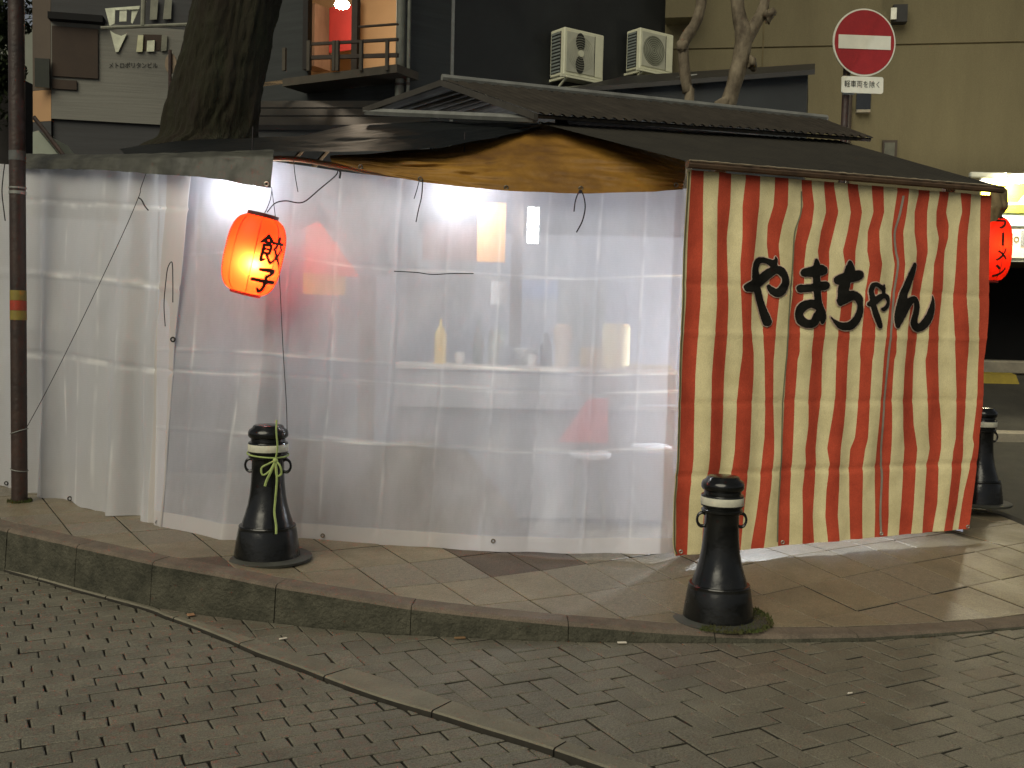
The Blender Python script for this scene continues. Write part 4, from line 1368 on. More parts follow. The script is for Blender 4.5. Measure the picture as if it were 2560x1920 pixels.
# ---- sheets
M_sheet = sheer('clear_woven_plastic', (0.88, 0.885, 0.985), 0.48, 0.46, 0.30, 0.06, 0.06, fold_light=0.36)
M_sheet_l = sheer('milky_woven_plastic', (0.78, 0.775, 0.79), 0.45, 0.22, 0.4, 0.05, 0.07, fold_light=0.2)
M_hem = mat('folded_hem', (0.52, 0.45, 0.36), 0.7, (0.42, 0.36, 0.30), 6)
VX = [0.0, 0.075, 0.17, 0.25, 0.33, 0.435, 0.52, 0.61, 0.69, 0.78, 0.86, 0.94, 1.0]
VZ = [0.245, 0.505, 0.560, 0.725]
def fold(o, nu, nv, vx, vz, wx, wz, amt=1.0):  # writes the mask for the painted fold highlights
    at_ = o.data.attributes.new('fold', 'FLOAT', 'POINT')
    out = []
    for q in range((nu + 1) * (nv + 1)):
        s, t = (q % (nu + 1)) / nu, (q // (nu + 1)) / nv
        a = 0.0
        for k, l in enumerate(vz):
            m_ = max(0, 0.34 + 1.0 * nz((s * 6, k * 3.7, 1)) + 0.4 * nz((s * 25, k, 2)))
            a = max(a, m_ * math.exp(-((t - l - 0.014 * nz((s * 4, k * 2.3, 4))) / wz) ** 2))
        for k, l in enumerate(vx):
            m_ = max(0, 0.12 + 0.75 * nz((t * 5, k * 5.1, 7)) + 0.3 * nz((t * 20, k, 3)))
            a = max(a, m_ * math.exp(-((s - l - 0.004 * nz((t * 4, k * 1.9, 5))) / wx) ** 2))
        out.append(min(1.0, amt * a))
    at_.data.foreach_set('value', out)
def crease(t, lines, w):
    return sum(math.exp(-((t - l) / w) ** 2) * (1 if k % 2 else -0.7) for k, l in enumerate(lines))
def sheet_disp(s, t, p):
    cz_ = 0.5 + 0.5 * nz((s * 7, t * 3, 12))
    h = 0.007 * cz_ * crease(t + 0.004 * nz((s * 9, 1, 2)), VZ, 0.0045) + 0.005 * (0.5 + 0.5 * nz((s * 4, t * 8, 15))) * crease(s + 0.002 * nz((t * 9, 1, 2)), VX, 0.0032)
    h += 0.020 * nz((s * 5, t * 2.2, 1)) + 0.010 * nz((s * 16, t * 7, 4)) + 0.010 * t * math.sin(s * 34 + 2 * math.sin(s * 9)) + 0.004 * abs(nz((s * 24, t * 10, 6)))
    dzz = 0.012 * t * nz((s * 12, 2, 1)) if t > 0.97 else 0
    return Vector((0.004 * nz((s * 20, t * 12, 9)), -h, dzz))
def low(x, y, z):
    return (x, y, gp(x, y, z).y)
def bottom(pts):
    out = []
    for x, y in pts:
        p = on_walk(x, y)
        out.append((x, y, p.y))
    return out
sb = bottom([(385, 1312), (470, 1330), (553, 1349), (620, 1351), (751, 1347), (900, 1357), (1030, 1365), (1160, 1376), (1291, 1386), (1480, 1396), (1675, 1402)])
sb = sb[:8] + [(1291, 1380, sb[8][2]), (1480, 1384, sb[9][2]), (1650, 1384, sb[10][2]), (1730, 1380, sb[10][2] + 0.22)]
st = [(400, 424, 7.02), (560, 410, 6.94), (690, 404, 6.86), (850, 428, 6.82), (1054, 452, 6.80), (1270, 472, 6.80), (1446, 479, 6.84), (1570, 476, 6.90), (1690, 472, 7.0), (1770, 470, 7.2)]
sm = [(lerp(a[0], b_[0], 0.5), lerp(a[1], b_[1], 0.5), lerp(a[2], b_[2], 0.5)) for a, b_ in zip(
    [(400, 424, 7.02), (690, 404, 6.86), (1054, 452, 6.80), (1446, 479, 6.84), (1690, 472, 7.0), (1770, 470, 7.2)],
    [sb[0], sb[3], sb[6], (1460, 1383, sb[9][2]), sb[10], sb[11]])]
vs, fs = patch([st, sm, sb], 360, 240, sheet_disp)
fsheet = mk('front_sheet', vs, fs, M_sheet, None, 'all', label='wide clear plastic sheet lit from inside along the stall front', cat='plastic sheet')
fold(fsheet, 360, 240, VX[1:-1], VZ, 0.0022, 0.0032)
def hem(vs, nu, rows, name, parent, m, off=-0.004):
    """folded strip along the last rows of a sheet"""
    k = nu + 1
    n = len(vs) // k
    V = [vs[j * k + i] + Vector((0, off, 0)) for j in range(n - rows, n) for i in range(k)]
    Fq = [(j * k + i, (j + 1) * k + i, (j + 1) * k + i + 1, j * k + i + 1) for j in range(rows - 1) for i in range(nu)]
    return mk(name, V, Fq, m, parent, 'all')
hem(vs, 360, 11, 'bottom_hem', fsheet, sheer('hem_plastic', (0.80, 0.76, 0.74), 0.5, 0.35, 0.4, 0.05, 0.07))
def ring(p, r_, parent, name='eyelet', m=None, tilt=0.0):
    b_ = MB(Matrix.Translation(p) @ Matrix.Rotation(R(90), 4, 'X')); b_.torus(r_, r_ * 0.38, 18, 8); return b_.build(name, [m or mat('black_eyelet', (0.012, 0.012, 0.010), 0.5)], parent, True)
def sheet_pt(vs, nu, x, y, off=-0.012):
    best = min(vs, key=lambda p: (proj(p)[0] - x) ** 2 + (proj(p)[1] - y) ** 2)
    return best + Vector((0, off, 0))
ring(sheet_pt(vs, 360, 1232, 1353), 0.011, fsheet, m=mat('brass_eyelet', (0.16, 0.13, 0.09), 0.5))
ring(sheet_pt(vs, 360, 808, 1338), 0.011, fsheet, m=mat('brass_eyelet', (0.16, 0.13, 0.09), 0.5))
FS = vs

LVX = [0.13, 0.32, 0.52, 0.66, 0.80]
def left_disp(s, t, p):
    h = 0.014 * crease(t, [0.115, 0.335, 0.57], 0.006)
    h += (0.012 + 0.055 * t * t) * math.sin(s * 30 + 1.5 * math.sin(s * 7) + 0.8 * t) * (0.6 + 0.4 * math.sin(s * 11))
    h += 0.03 * nz((s * 4, t * 2, 3)) + 0.012 * nz((s * 14, t * 6, 8))
    return Vector((-0.5 * h, -0.8 * h, 0.03 * nz((s * 9, 1, 1)) * t * t))
lb_ = bottom([(50, 1228), (111, 1240), (166, 1254), (234, 1278), (283, 1288), (335, 1291), (405, 1318)])
lt = [(58, 405, 7.86), (180, 408, 7.52), (330, 414, 7.14), (480, 420, 6.90)]
lm = [(55, 820, 7.72), (170, 830, 7.4), (290, 850, 7.05), (436, 870, 6.80)]
vs, fs = patch([lt, lm, lb_], 110, 130, left_disp)
lsheet = mk('side_sheet', vs, fs, M_sheet_l, None, 'all', label='milky pleated plastic sheet hanging between brown pole and lantern', cat='plastic sheet')
LSV = vs
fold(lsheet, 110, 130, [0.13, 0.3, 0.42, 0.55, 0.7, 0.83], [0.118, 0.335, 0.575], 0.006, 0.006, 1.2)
k = 111
V = [vs[j * k + i] + Vector((-0.003, -0.005, 0)) for j in range(131) for i in range(99, 111)]
Fq = [(j * 12 + i, (j + 1) * 12 + i, (j + 1) * 12 + i + 1, j * 12 + i + 1) for j in range(130) for i in range(11)]
mk('side_hem', V, Fq, sheer('tan_hem_plastic', (0.74, 0.69, 0.65), 0.5, 0.28, 0.5, 0.03, 0.05), lsheet, 'all')
for x, y in ((433, 847), (177, 1247), (398, 1303)):
    ring(sheet_pt(vs, 110, x, y, -0.016), 0.014, lsheet)
fb = bottom([(-420, 1130), (-200, 1170), (-60, 1205), (34, 1222)])
ft = [(-420, 395, 9.2), (-200, 400, 8.7), (-60, 408, 8.35), (50, 412, 8.1)]
vs, fs = patch([ft, fb], 60, 80, left_disp)
esheet = mk('end_sheet', vs, fs, M_sheet_l, None, 'all', label='plastic sheet at the left edge of the photo behind the brown pole', cat='plastic sheet')
ring(sheet_pt(vs, 60, 18, 1210, -0.016), 0.013, esheet)

# ---- tarpaulins
def wrinkle(a, f, seed, stretch=(1, 1)):
    def d(s, t, p):
        return Vector((0, -a * (nz((s * f * stretch[0], t * f * 0.4 * stretch[1], seed)) + 0.5 * nz((s * f * 2.3, t * f * 1.1, seed + 5))), a * 0.5 * nz((s * f, t * f, seed + 9))))
    return d
M_gtarp = mat('grey_tarpaulin', (0.066, 0.066, 0.052), 0.55, (0.028, 0.028, 0.023), 5.0, bump=0.5, bscale=12, stretch=(1, 1, 0.25))
vs, fs = patch([[(40, 384, 8.0), (250, 386, 7.4), (430, 382, 6.98), (560, 378, 6.84), (684, 374, 6.76)],
                [(40, 400, 7.86), (250, 396, 7.22), (430, 394, 6.84), (560, 390, 6.74), (683, 392, 6.66)],
                [(40, 420, 7.80), (75, 422, 7.70), (250, 424, 7.16), (330, 431, 6.98), (430, 438, 6.80), (500, 442, 6.72), (560, 450, 6.68), (615, 462, 6.64), (677, 470, 6.62)]], 90, 22, wrinkle(0.014, 20, 2, (1, 0.5)))
o = mk('grey_tarpaulin', vs, fs, M_gtarp, None, 'all', label='grey tarpaulin valance hanging over the milky plastic sheet', cat='tarpaulin')
ring(sheet_pt(vs, 90, 671, 463, -0.012), 0.013, o, m=mat('steel_eyelet', (0.5, 0.48, 0.4), 0.35, metal=0.8))
M_btarp = mat('black_tarpaulin', (0.008, 0.0095, 0.010), 0.5, (0.005, 0.006, 0.0065), 3, bump=0.4, bscale=9, spec=0.16)
vs, fs = patch([[(300, 372, 9.3), (450, 350, 9.2), (620, 346, 8.9), (760, 338, 8.6), (880, 312, 8.4), (985, 306, 8.2), (1110, 304, 8.05), (1250, 306, 7.95), (1352, 310, 7.8)],
                [(310, 384, 8.2), (480, 368, 8.0), (640, 360, 7.7), (780, 352, 7.5), (900, 338, 7.4), (1010, 332, 7.3), (1130, 325, 7.35), (1255, 318, 7.5), (1355, 313, 7.7)],
                [(330, 392, 7.3), (560, 382, 6.82), (690, 379, 6.72), (850, 379, 6.66), (960, 379, 6.66), (1100, 368, 6.78), (1220, 347, 7.05), (1300, 330, 7.35), (1360, 316, 7.65)]], 90, 30, wrinkle(0.02, 12, 4))
mk('black_tarpaulin', vs, fs, M_btarp, None, 'all', label='shiny black tarpaulin sagging from the stall roof over the sheets', cat='tarpaulin')
M_ytarp = mat('yellow_brown_tarpaulin', (0.27, 0.135, 0.016), 0.65, (0.105, 0.048, 0.010), 2.4, bump=0.35, bscale=14, stretch=(1, 1, 1))
vs, fs = patch([[(826, 384, 6.90), (960, 374, 6.95), (1100, 362, 7.08), (1220, 340, 7.3), (1320, 312, 7.6), (1372, 299, 7.72), (1500, 325, 7.40), (1600, 352, 7.22), (1714, 399, 6.98)],
                [(828, 394, 6.78), (960, 402, 6.78), (1100, 406, 6.84), (1220, 400, 6.92), (1320, 388, 7.02), (1380, 385, 7.05), (1500, 395, 7.0), (1600, 408, 6.94), (1712, 430, 6.88)],
                [(830, 401, 6.74), (900, 421, 6.72), (1054, 451, 6.69), (1160, 463, 6.68), (1270, 473, 6.68), (1446, 480, 6.70), (1560, 477, 6.75), (1640, 475, 6.80), (1706, 470, 6.86)]], 130, 44, lambda s_, t_, p_: Vector((0, -0.05 * abs(nz((s_ * 5 + t_ * 2.5, t_ * 9 - s_ * 3, 7))) - 0.025 * abs(nz((s_ * 11 - t_ * 4, t_ * 17, 3))), -0.012 - 0.02 * abs(nz((s_ * 6 + t_ * 3, t_ * 8, 9))) * (1 - t_))))
yt = mk('yellow_tarpaulin', vs, fs, M_ytarp, None, 'all', label='stained yellow brown tarpaulin draped from the roof corner over the clear sheet', cat='tarpaulin')
for x, y in ((905, 418), (1052, 447), (1262, 468), (1450, 473), (1690, 464)):
    ring(sheet_pt(vs, 130, x, y, -0.012), 0.012, yt, m=mat('dark_steel_eyelet', (0.12, 0.11, 0.09), 0.4, metal=0.6))
M_flap = mat('tan_canvas', (0.24, 0.175, 0.085), 0.85, (0.10, 0.075, 0.035), 5, bump=0.4, bscale=14)
vs, fs = patch([[(2474, 478, 8.02), (2500, 470, 8.05), (2519, 472, 8.1)], [(2474, 520, 7.98), (2502, 516, 7.98), (2521, 520, 8.08)], [(2474, 556, 7.98), (2490, 552, 8.0), (2514, 528, 8.1)]], 14, 14, wrinkle(0.02, 6, 3))
mk('canvas_flap', vs, fs, M_flap, None, 'all', label='scrap of tan canvas tied over the right end of the stall eave', cat='canvas')

# ---- striped cloth with the stall name
Z = 0.32550
def sx(o_, z_): return o_ + z_ * Z
def stripe(up_, lo_):
    """up_ rows seen from 1840,400; lo_ rows from 1840,900: (z y, left, right)"""
    r_ = [(400 + y * Z, 1840 + a_ * Z, 1840 + b_ * Z) for y, a_, b_ in up_]
    r_ += [(900 + y * Z, 1840 + a_ * Z, 1840 + b_ * Z) for y, a_, b_ in lo_]
    return r_
STR = [
    [(425, 1728, 1761), (433, 1727, 1760), (628, 1721, 1758), (758, 1716, 1753), (940, 1705, 1740), (1144, 1697, 1733), (1250, 1688, 1722), (1390, 1688, 1717)],
    [(433, 1796, 1830), (514, 1791, 1827), (595, 1791, 1819), (758, 1789, 1820), (855, 1783, 1817), (940, 1776, 1812), (1144, 1771, 1806), (1225, 1762, 1797), (1390, 1750, 1780)],
    [(449, 1865, 1902), (514, 1856, 1899), (595, 1853, 1890), (660, 1848, 1880), (725, 1850, 1877), (823, 1853, 1877), (882, 1854, 1884), (940, 1847, 1884), (1000, 1842, 1881), (1128, 1838, 1877), (1193, 1830, 1871), (1290, 1820, 1860), (1390, 1816, 1850)],
    stripe([(170, 300, 400), (350, 290, 395), (500, 250, 355), (650, 245, 330), (750, 255, 335), (900, 262, 340), (1100, 235, 320), (1300, 205, 300), (1480, 215, 290)], [(0, 218, 285), (300, 228, 285), (600, 228, 296), (720, 218, 296), (1000, 195, 275), (1200, 165, 245), (1440, 120, 215)]),
    stripe([(190, 510, 585), (350, 520, 600), (500, 480, 580), (650, 450, 540), (780, 440, 525), (1000, 440, 520), (1300, 400, 490), (1480, 390, 490)], [(0, 390, 475), (300, 380, 455), (600, 365, 445), (800, 360, 440), (1100, 340, 425), (1440, 330, 415)]),
    stripe([(205, 680, 755), (400, 695, 785), (550, 650, 755), (700, 625, 720), (800, 640, 720), (1000, 620, 705), (1300, 590, 690), (1480, 580, 675)], [(0, 585, 675), (250, 555, 670), (500, 550, 635), (680, 530, 620), (800, 540, 625), (1000, 515, 610), (1200, 515, 595), (1430, 510, 605)]),
    stripe([(215, 855, 945), (400, 880, 968), (550, 850, 940), (700, 815, 915), (800, 830, 915), (1000, 810, 895), (1300, 785, 870), (1480, 775, 865)], [(0, 775, 860), (300, 760, 850), (500, 730, 830), (680, 705, 805), (800, 720, 800), (1000, 695, 795), (1200, 685, 780), (1400, 700, 790)]),
    stripe([(230, 1045, 1135), (400, 1055, 1135), (550, 1010, 1095), (700, 1005, 1095), (800, 1020, 1110), (1000, 990, 1080), (1300, 965, 1055), (1480, 950, 1045)], [(0, 955, 1035), (300, 940, 1020), (600, 915, 1000), (690, 885, 980), (800, 880, 970), (1100, 875, 970), (1400, 890, 980)]),
    stripe([(245, 1240, 1325), (400, 1215, 1305), (550, 1195, 1280), (700, 1200, 1285), (800, 1215, 1290), (1000, 1190, 1270), (1300, 1150, 1225), (1480, 1130, 1220)], [(0, 1125, 1205), (300, 1105, 1190), (650, 1080, 1190), (900, 1070, 1180), (1200, 1075, 1175), (1400, 1075, 1165)]),
    stripe([(265, 1410, 1490), (400, 1375, 1470), (550, 1370, 1465), (700, 1390, 1470), (800, 1385, 1455), (1000, 1345, 1425), (1300, 1312, 1400), (1480, 1302, 1390)], [(0, 1295, 1380), (300, 1275, 1370), (500, 1280, 1375), (680, 1300, 1400), (900, 1290, 1385), (1100, 1275, 1370), (1400, 1252, 1342)]),
    stripe([(270, 1560, 1640), (400, 1540, 1620), (500, 1540, 1640), (600, 1560, 1635), (700, 1540, 1605), (800, 1512, 1595), (1000, 1505, 1590), (1300, 1480, 1560), (1480, 1470, 1560)], [(0, 1460, 1560), (300, 1475, 1575), (500, 1480, 1590), (680, 1500, 1585), (800, 1475, 1565), (1100, 1450, 1550), (1400, 1420, 1500)]),
    stripe([(275, 1720, 1805), (400, 1730, 1795), (500, 1710, 1780), (600, 1700, 1770), (800, 1685, 1765), (1100, 1660, 1755), (1300, 1665, 1775), (1480, 1675, 1778)], [(0, 1680, 1775), (300, 1690, 1765), (600, 1685, 1750), (700, 1665, 1750), (900, 1650, 1730), (1100, 1625, 1710), (1400, 1580, 1640)]),
    stripe([(280, 1885, 1955), (600, 1870, 1935), (1000, 1860, 1930), (1300, 1855, 1915), (1480, 1858, 1900)], [(0, 1855, 1892), (300, 1840, 1885), (600, 1815, 1862), (650, 1825, 1862), (800, 1800, 1845), (1000, 1760, 1825), (1300, 1715, 1788)]),
]
lines = [[(425, 1717), (628, 1710), (758, 1705), (940, 1698), (1144, 1690), (1250, 1681), (1356, 1679), (1390, 1686)]]
for s_ in STR:
    lines.append([(y, a_) for y, a_, b_ in s_])
    lines.append([(y, b_) for y, a_, b_ in s_])
def line_x(l, y):
    return interp(y, [q[0] for q in l], [q[1] for q in l])
def b_top(x): return lerp(424, 489, (x - 1717) / (2475 - 1717))
def b_bot(x): return lerp(1390, 1322, (x - 1688) / (2423 - 1688)) + 0.8 * math.sin(x * 0.021)
def b_surf(x, y, off=0.0):
    p = wpl(x, y, 0.0)
    s = (p - BN0).dot(u)
    z = p.z
    d = 0.022 * nz((s * 2.2, z * 0.8, 2)) + 0.012 * nz((s * 7, z * 2.5, 5)) + 0.006 * math.sin(s * 24)
    for zc, a_ in ((1.93, 0.004), (1.62, -0.004), (1.18, 0.004), (0.72, 0.007)):
        d += a_ * math.exp(-((z - zc - 0.02 * nz((s * 4, 1, 1))) / 0.02) ** 2)
    return p + v * (d - off)
NR = 150
SUB = 3
grid = []
for j in range(NR + 1):
    t = j / NR
    row = []
    xs_ = []
    for l in lines:
        y = 900
        for _ in range(4):
            x = line_x(l, y)
            y = lerp(b_top(x), b_bot(x), t)
        xs_.append((x, y))
    for a_, b_ in zip(xs_, xs_[1:]):
        for k in range(SUB):
            row.append((lerp(a_[0], b_[0], k / SUB), lerp(a_[1], b_[1], k / SUB)))
    row.append(xs_[-1])
    grid.append(row)
W_ = len(grid[0])
vs = [b_surf(x, y) for row in grid for x, y in row]
fs, fm = [], []
for j in range(NR):
    for i in range(W_ - 1):
        fs.append((j * W_ + i, (j + 1) * W_ + i, (j + 1) * W_ + i + 1, j * W_ + i + 1))
        fm.append((i // SUB) % 2)
M_cream = mat('cream_cloth', (0.80, 0.71, 0.41), 0.85, (0.62, 0.54, 0.29), 5, bump=0.2, bscale=120, fine=0.09)
M_red = mat('red_cloth_print', (0.57, 0.080, 0.036), 0.85, (0.40, 0.050, 0.022), 5, bump=0.2, bscale=120, fine=0.14)
banner = thing('striped_curtain', (BN0 + BN1) / 2 + Vector((0, 0, 0.2)), 'red and cream striped cloth curtain with large black brush lettering', 'curtain')
mk('cloth', vs, fs, [M_cream, M_red], banner, 'all', fm=fm)
def ribbon(pts, w, name, m, off, n=80):
    S_ = spline([(x, y, 0) for x, y in pts], n)
    V_ = []
    for p in S_:
        V_ += [b_surf(p.x - w, p.y, off), b_surf(p.x + w, p.y, off)]
    return mk(name, V_, [(2 * i, 2 * i + 2, 2 * i + 3, 2 * i + 1) for i in range(n)], m, banner, 'all')
ribbon([(1840 + x * Z, 400 + y * Z) for x, y in ((1278, 275), (1250, 420), (1215, 560), (1222, 700), (1235, 800), (1205, 1000), (1185, 1250), (1160, 1480))] +
       [(1840 + x * Z, 900 + y * Z) for x, y in ((1150, 60), (1130, 300), (1120, 500), (1115, 700), (1125, 900), (1110, 1150), (1118, 1340))], 2.6, 'seam', mat('grey_seam_tape', (0.33, 0.29, 0.23), 0.7), 0.005)
ribbon([(1840 + x * Z, 400 + y * Z) for x, y in ((505, 240), (500, 400), (450, 560), (435, 760), (415, 1000), (400, 1250), (390, 1480))] +
       [(1840 + x * Z, 900 + y * Z) for x, y in ((380, 60), (365, 300), (355, 600), (352, 850), (335, 1150), (322, 1400))], 2.0, 'seam', mat('dull_green_seam', (0.24, 0.23, 0.14), 0.8), 0.005)
ribbon([(1720, 430), (1712, 628), (1708, 758), (1700, 940), (1692, 1144), (1684, 1250), (1683, 1356), (1690, 1385)], 2.4, 'edge_binding', mat('olive_binding', (0.17, 0.155, 0.075), 0.8), 0.006)
for x, y in ((1700, 1378), (1958, 1356), (2204, 1334), (2418, 1316)):
    p = b_surf(x, y, 0.008)
    ring(p, 0.010, banner, m=MATS['steel_eyelet'])

# brush lettering: strokes as (x, y, half width) seen from 1840,620
GL = {
 'ya': [[(105, 420, 45), (170, 400, 62), (240, 350, 54), (320, 285, 52), (400, 235, 42), (460, 245, 45), (502, 310, 38), (505, 385, 43), (468, 450, 46), (420, 478, 44), (370, 450, 36), (340, 410, 20)],
        [(190, 305, 48), (186, 225, 38), (208, 155, 40), (268, 128, 31), (335, 142, 30), (390, 172, 38)], [(390, 172, 38), (416, 128, 18), (417, 92, 5)], [(392, 172, 38), (400, 225, 40)],
        [(190, 290, 45), (200, 400, 46), (225, 500, 42), (260, 620, 42), (295, 720, 46), (318, 785, 46)]],
 'ma': [[(722, 262, 44), (800, 250, 56), (890, 236, 58), (925, 236, 46)], [(845, 190, 42), (840, 138, 24)], [(678, 432, 42), (760, 426, 40), (850, 408, 42), (935, 402, 48), (955, 396, 38)],
        [(840, 200, 42), (840, 320, 45), (845, 430, 45), (850, 540, 45), (866, 620, 48), (896, 690, 50)],
        [(855, 610, 52), (765, 592, 44), (695, 628, 48), (660, 695, 40), (682, 770, 46), (745, 806, 44), (808, 790, 46), (838, 735, 52), (880, 690, 56)], [(880, 690, 56), (912, 725, 40), (908, 782, 26)]],
 'chi': [[(1075, 342, 48), (1130, 322, 56), (1220, 302, 60), (1290, 290, 52), (1305, 275, 38)], [(1198, 235, 56), (1195, 175, 34), (1192, 142, 12)], [(1190, 220, 50), (1152, 340, 50), (1128, 430, 56), (1112, 540, 50), (1090, 590, 26)],
         [(1100, 562, 46), (1160, 522, 56), (1230, 502, 48), (1282, 532, 46), (1302, 600, 30), (1298, 680, 36), (1258, 770, 44), (1190, 828, 46), (1110, 828, 38), (1050, 790, 20), (996, 728, 4)]],
 'small_ya': [[(1395, 595, 25), (1440, 572, 36), (1490, 532, 34), (1545, 508, 28), (1584, 522, 26), (1598, 572, 18), (1584, 620, 22), (1550, 650, 22), (1525, 645, 12)],
              [(1432, 560, 32), (1416, 470, 25), (1430, 400, 26), (1470, 390, 22), (1520, 420, 25), (1545, 432, 25)], [(1545, 432, 22), (1551, 398, 11)], [(1545, 432, 22), (1550, 492, 22)],
              [(1425, 572, 30), (1440, 640, 30), (1465, 720, 33), (1490, 790, 33), (1502, 828, 28)]],
 'n': [[(1885, 182, 26), (1850, 270, 38), (1800, 380, 40), (1755, 500, 42), (1725, 620, 45), (1702, 740, 42), (1697, 826, 26)],
       [(1710, 780, 36), (1750, 680, 45), (1800, 592, 45), (1860, 548, 36), (1902, 562, 34), (1912, 640, 38), (1888, 740, 42), (1880, 800, 48), (1922, 848, 42), (1980, 828, 42), (2038, 740, 38), (2064, 660, 32), (2076, 580, 20), (2075, 505, 4)]],
}
ZL = 520 / 2212
def field(strokes, X, Y):
    f = np.full(X.shape, -1e9)
    for st_ in strokes:
        P = spline(st_, max(8, 6 * len(st_)))
        for a_, b_ in zip(P, P[1:]):
            dx, dy = b_.x - a_.x, b_.y - a_.y
            L2 = dx * dx + dy * dy + 1e-9
            t = np.clip(((X - a_.x) * dx + (Y - a_.y) * dy) / L2, 0, 1)
            d = np.hypot(X - a_.x - t * dx, Y - a_.y - t * dy)
            f = np.maximum(f, a_.z + (b_.z - a_.z) * t - d)
    return f
def glyph_mesh(strokes, grow, step, off):
    pts = [p for s_ in strokes for p in s_]
    x0, x1 = min(p[0] - p[2] for p in pts) - grow - 8, max(p[0] + p[2] for p in pts) + grow + 8
    y0, y1 = min(p[1] - p[2] for p in pts) - grow - 8, max(p[1] + p[2] for p in pts) + grow + 8
    gx = np.arange(x0, x1, step); gy = np.arange(y0, y1, step)
    X, Y = np.meshgrid(gx, gy)
    f = field(strokes, X, Y) + grow + 2.2 * np.sin(X * 0.11 + 2 * np.sin(Y * 0.07)) * np.cos(Y * 0.13)
    vid = {}; V_ = []; F_ = []
    def vert(x, y):
        k_ = (round(x, 2), round(y, 2))
        if k_ not in vid:
            vid[k_] = len(V_)
            V_.append(b_surf(1840 + x * ZL, 620 + y * ZL, off))
        return vid[k_]
    for j in range(len(gy) - 1):
        for i in range(len(gx) - 1):
            c = [(gx[i], gy[j], f[j, i]), (gx[i + 1], gy[j], f[j, i + 1]), (gx[i + 1], gy[j + 1], f[j + 1, i + 1]), (gx[i], gy[j + 1], f[j + 1, i])]
            ins = [q[2] > 0 for q in c]
            if not any(ins):
                continue
            poly = []
            for k_ in range(4):
                p_, q_ = c[k_], c[(k_ + 1) % 4]
                if p_[2] > 0:
                    poly.append(vert(p_[0], p_[1]))
                if (p_[2] > 0) != (q_[2] > 0):
                    t = p_[2] / (p_[2] - q_[2])
                    poly.append(vert(p_[0] + (q_[0] - p_[0]) * t, p_[1] + (q_[1] - p_[1]) * t))
            if len(set(poly)) >= 3:
                F_.append(tuple(poly[::-1]))
    return V_, F_
M_ink2 = mat('black_brush_ink', (0.006, 0.006, 0.005), 0.85, (0.014, 0.013, 0.010), 12, spec=0.15, fine=0.3)
M_outl = mat('pale_pink_outline', (0.62, 0.46, 0.36), 0.85)
for nm, stx in GL.items():
    V_, F_ = glyph_mesh(stx, 0, 8, 0.011)
    o = mk('letter', V_, F_, M_ink2, banner)
    V_, F_ = glyph_mesh(stx, 9, 9, 0.0075)
    mk('letter_outline', V_, F_, M_outl, o)

# ---- inside the stall
def lamp_bulb(label, p, r_, e, c=(0.95, 0.97, 1.0), name='light_bulb'):
    t = thing(name, p, label, 'lamp')
    b_ = MB(); b_.sphere(p, r_, 10, sz=1.15); b_.build('bulb', [emis('bulb_' + label[:12], c, e)], t, 'all')
    b_ = MB(); b_.lathe([(r_ * 0.5, r_ * 1.0), (r_ * 0.55, r_ * 1.9), (0.012, r_ * 2.1)], 12, c=p); b_.build('socket', [mat('dark_plastic', (0.015, 0.014, 0.013))], t)
    b_ = MB(); b_.tube([p + Vector((0, 0, r_ * 2)), p + Vector((0, 0.03, 0.45))], 0.005, 5); b_.build('cable', [M_cord], t)
    return t
lamp_bulb('glowing bulb above the orange lantern behind the plastic sheet', at(628, 482, 7.03), 0.045, 82)
lamp_bulb('blazing bulb under the middle of the yellow tarpaulin', at(1158, 496, 7.01), 0.045, 70)
lamp_bulb('hidden cool white bulb behind the striped curtain', BN0 + u * 1.35 + v * 0.95 + Vector((0, 0, 1.40)), 0.045, 600, (0.86, 0.93, 1.0))
q = at(1333, 562, 7.9)
tl = thing('tube_light', q, 'small upright bluish tube light inside the stall', 'lamp')
b = MB(); b.tube([q - Vector((0, 0, 0.11)), q + Vector((0, 0, 0.11))], 0.03, 10); b.build('tube', [emis('tube_blue_white', (0.80, 0.88, 1.0), 48)], tl, True)
b = MB(); b.box(q + Vector((0, 0.05, 0)), (0.09, 0.03, 0.28)); b.build('fitting', [mat('white_plastic', (0.7, 0.7, 0.6))], tl)

M_counter = mat('grey_blue_laminate', (0.30, 0.31, 0.34), 0.6, (0.24, 0.25, 0.27), 3)
cz = at(1300, 917, 7.35).z
ctr = thing('serving_counter', (0.35, 7.6, walk_z(0.3, 7.5)), 'serving counter with a pale shelf inside the stall', 'counter')
ca, cb = at(990, 900, 7.42), at(1692, 915, 7.5)
cd_ = Vector((cb.x - ca.x, cb.y - ca.y, 0)).normalized()
cn_ = Vector((-cd_.y, cd_.x, 0))
c0_, c1_ = Vector((ca.x, ca.y, 0)), Vector((cb.x, cb.y, 0))
def cbox(z0, z1, d0, d1, name, m):
    b_ = MB(); p_, q_ = c0_ + cn_ * d0, c1_ + cn_ * d0
    b_.prism([Vector((p_.x, p_.y, z0)), Vector((q_.x, q_.y, z0)), Vector((q_.x, q_.y, z1)), Vector((p_.x, p_.y, z1))], cn_ * (d1 - d0)); return b_.build(name, [m], ctr)
cbox(cz - 0.035, cz, -0.02, 0.42, 'counter_top', mat('pale_laminate', (0.62, 0.60, 0.56), 0.45))
cbox(0.22, cz - 0.036, 0.0, 0.4, 'front_panel', M_counter)
cbox(cz - 0.30, cz - 0.26, -0.14, -0.001, 'eating_ledge', M_counter)
def ctop(x, d=0.12):
    """point on the counter top under pixel column x"""
    p_ = onplane(x, 900, c0_ + cn_ * d, cn_)
    return Vector((p_.x, p_.y, cz))
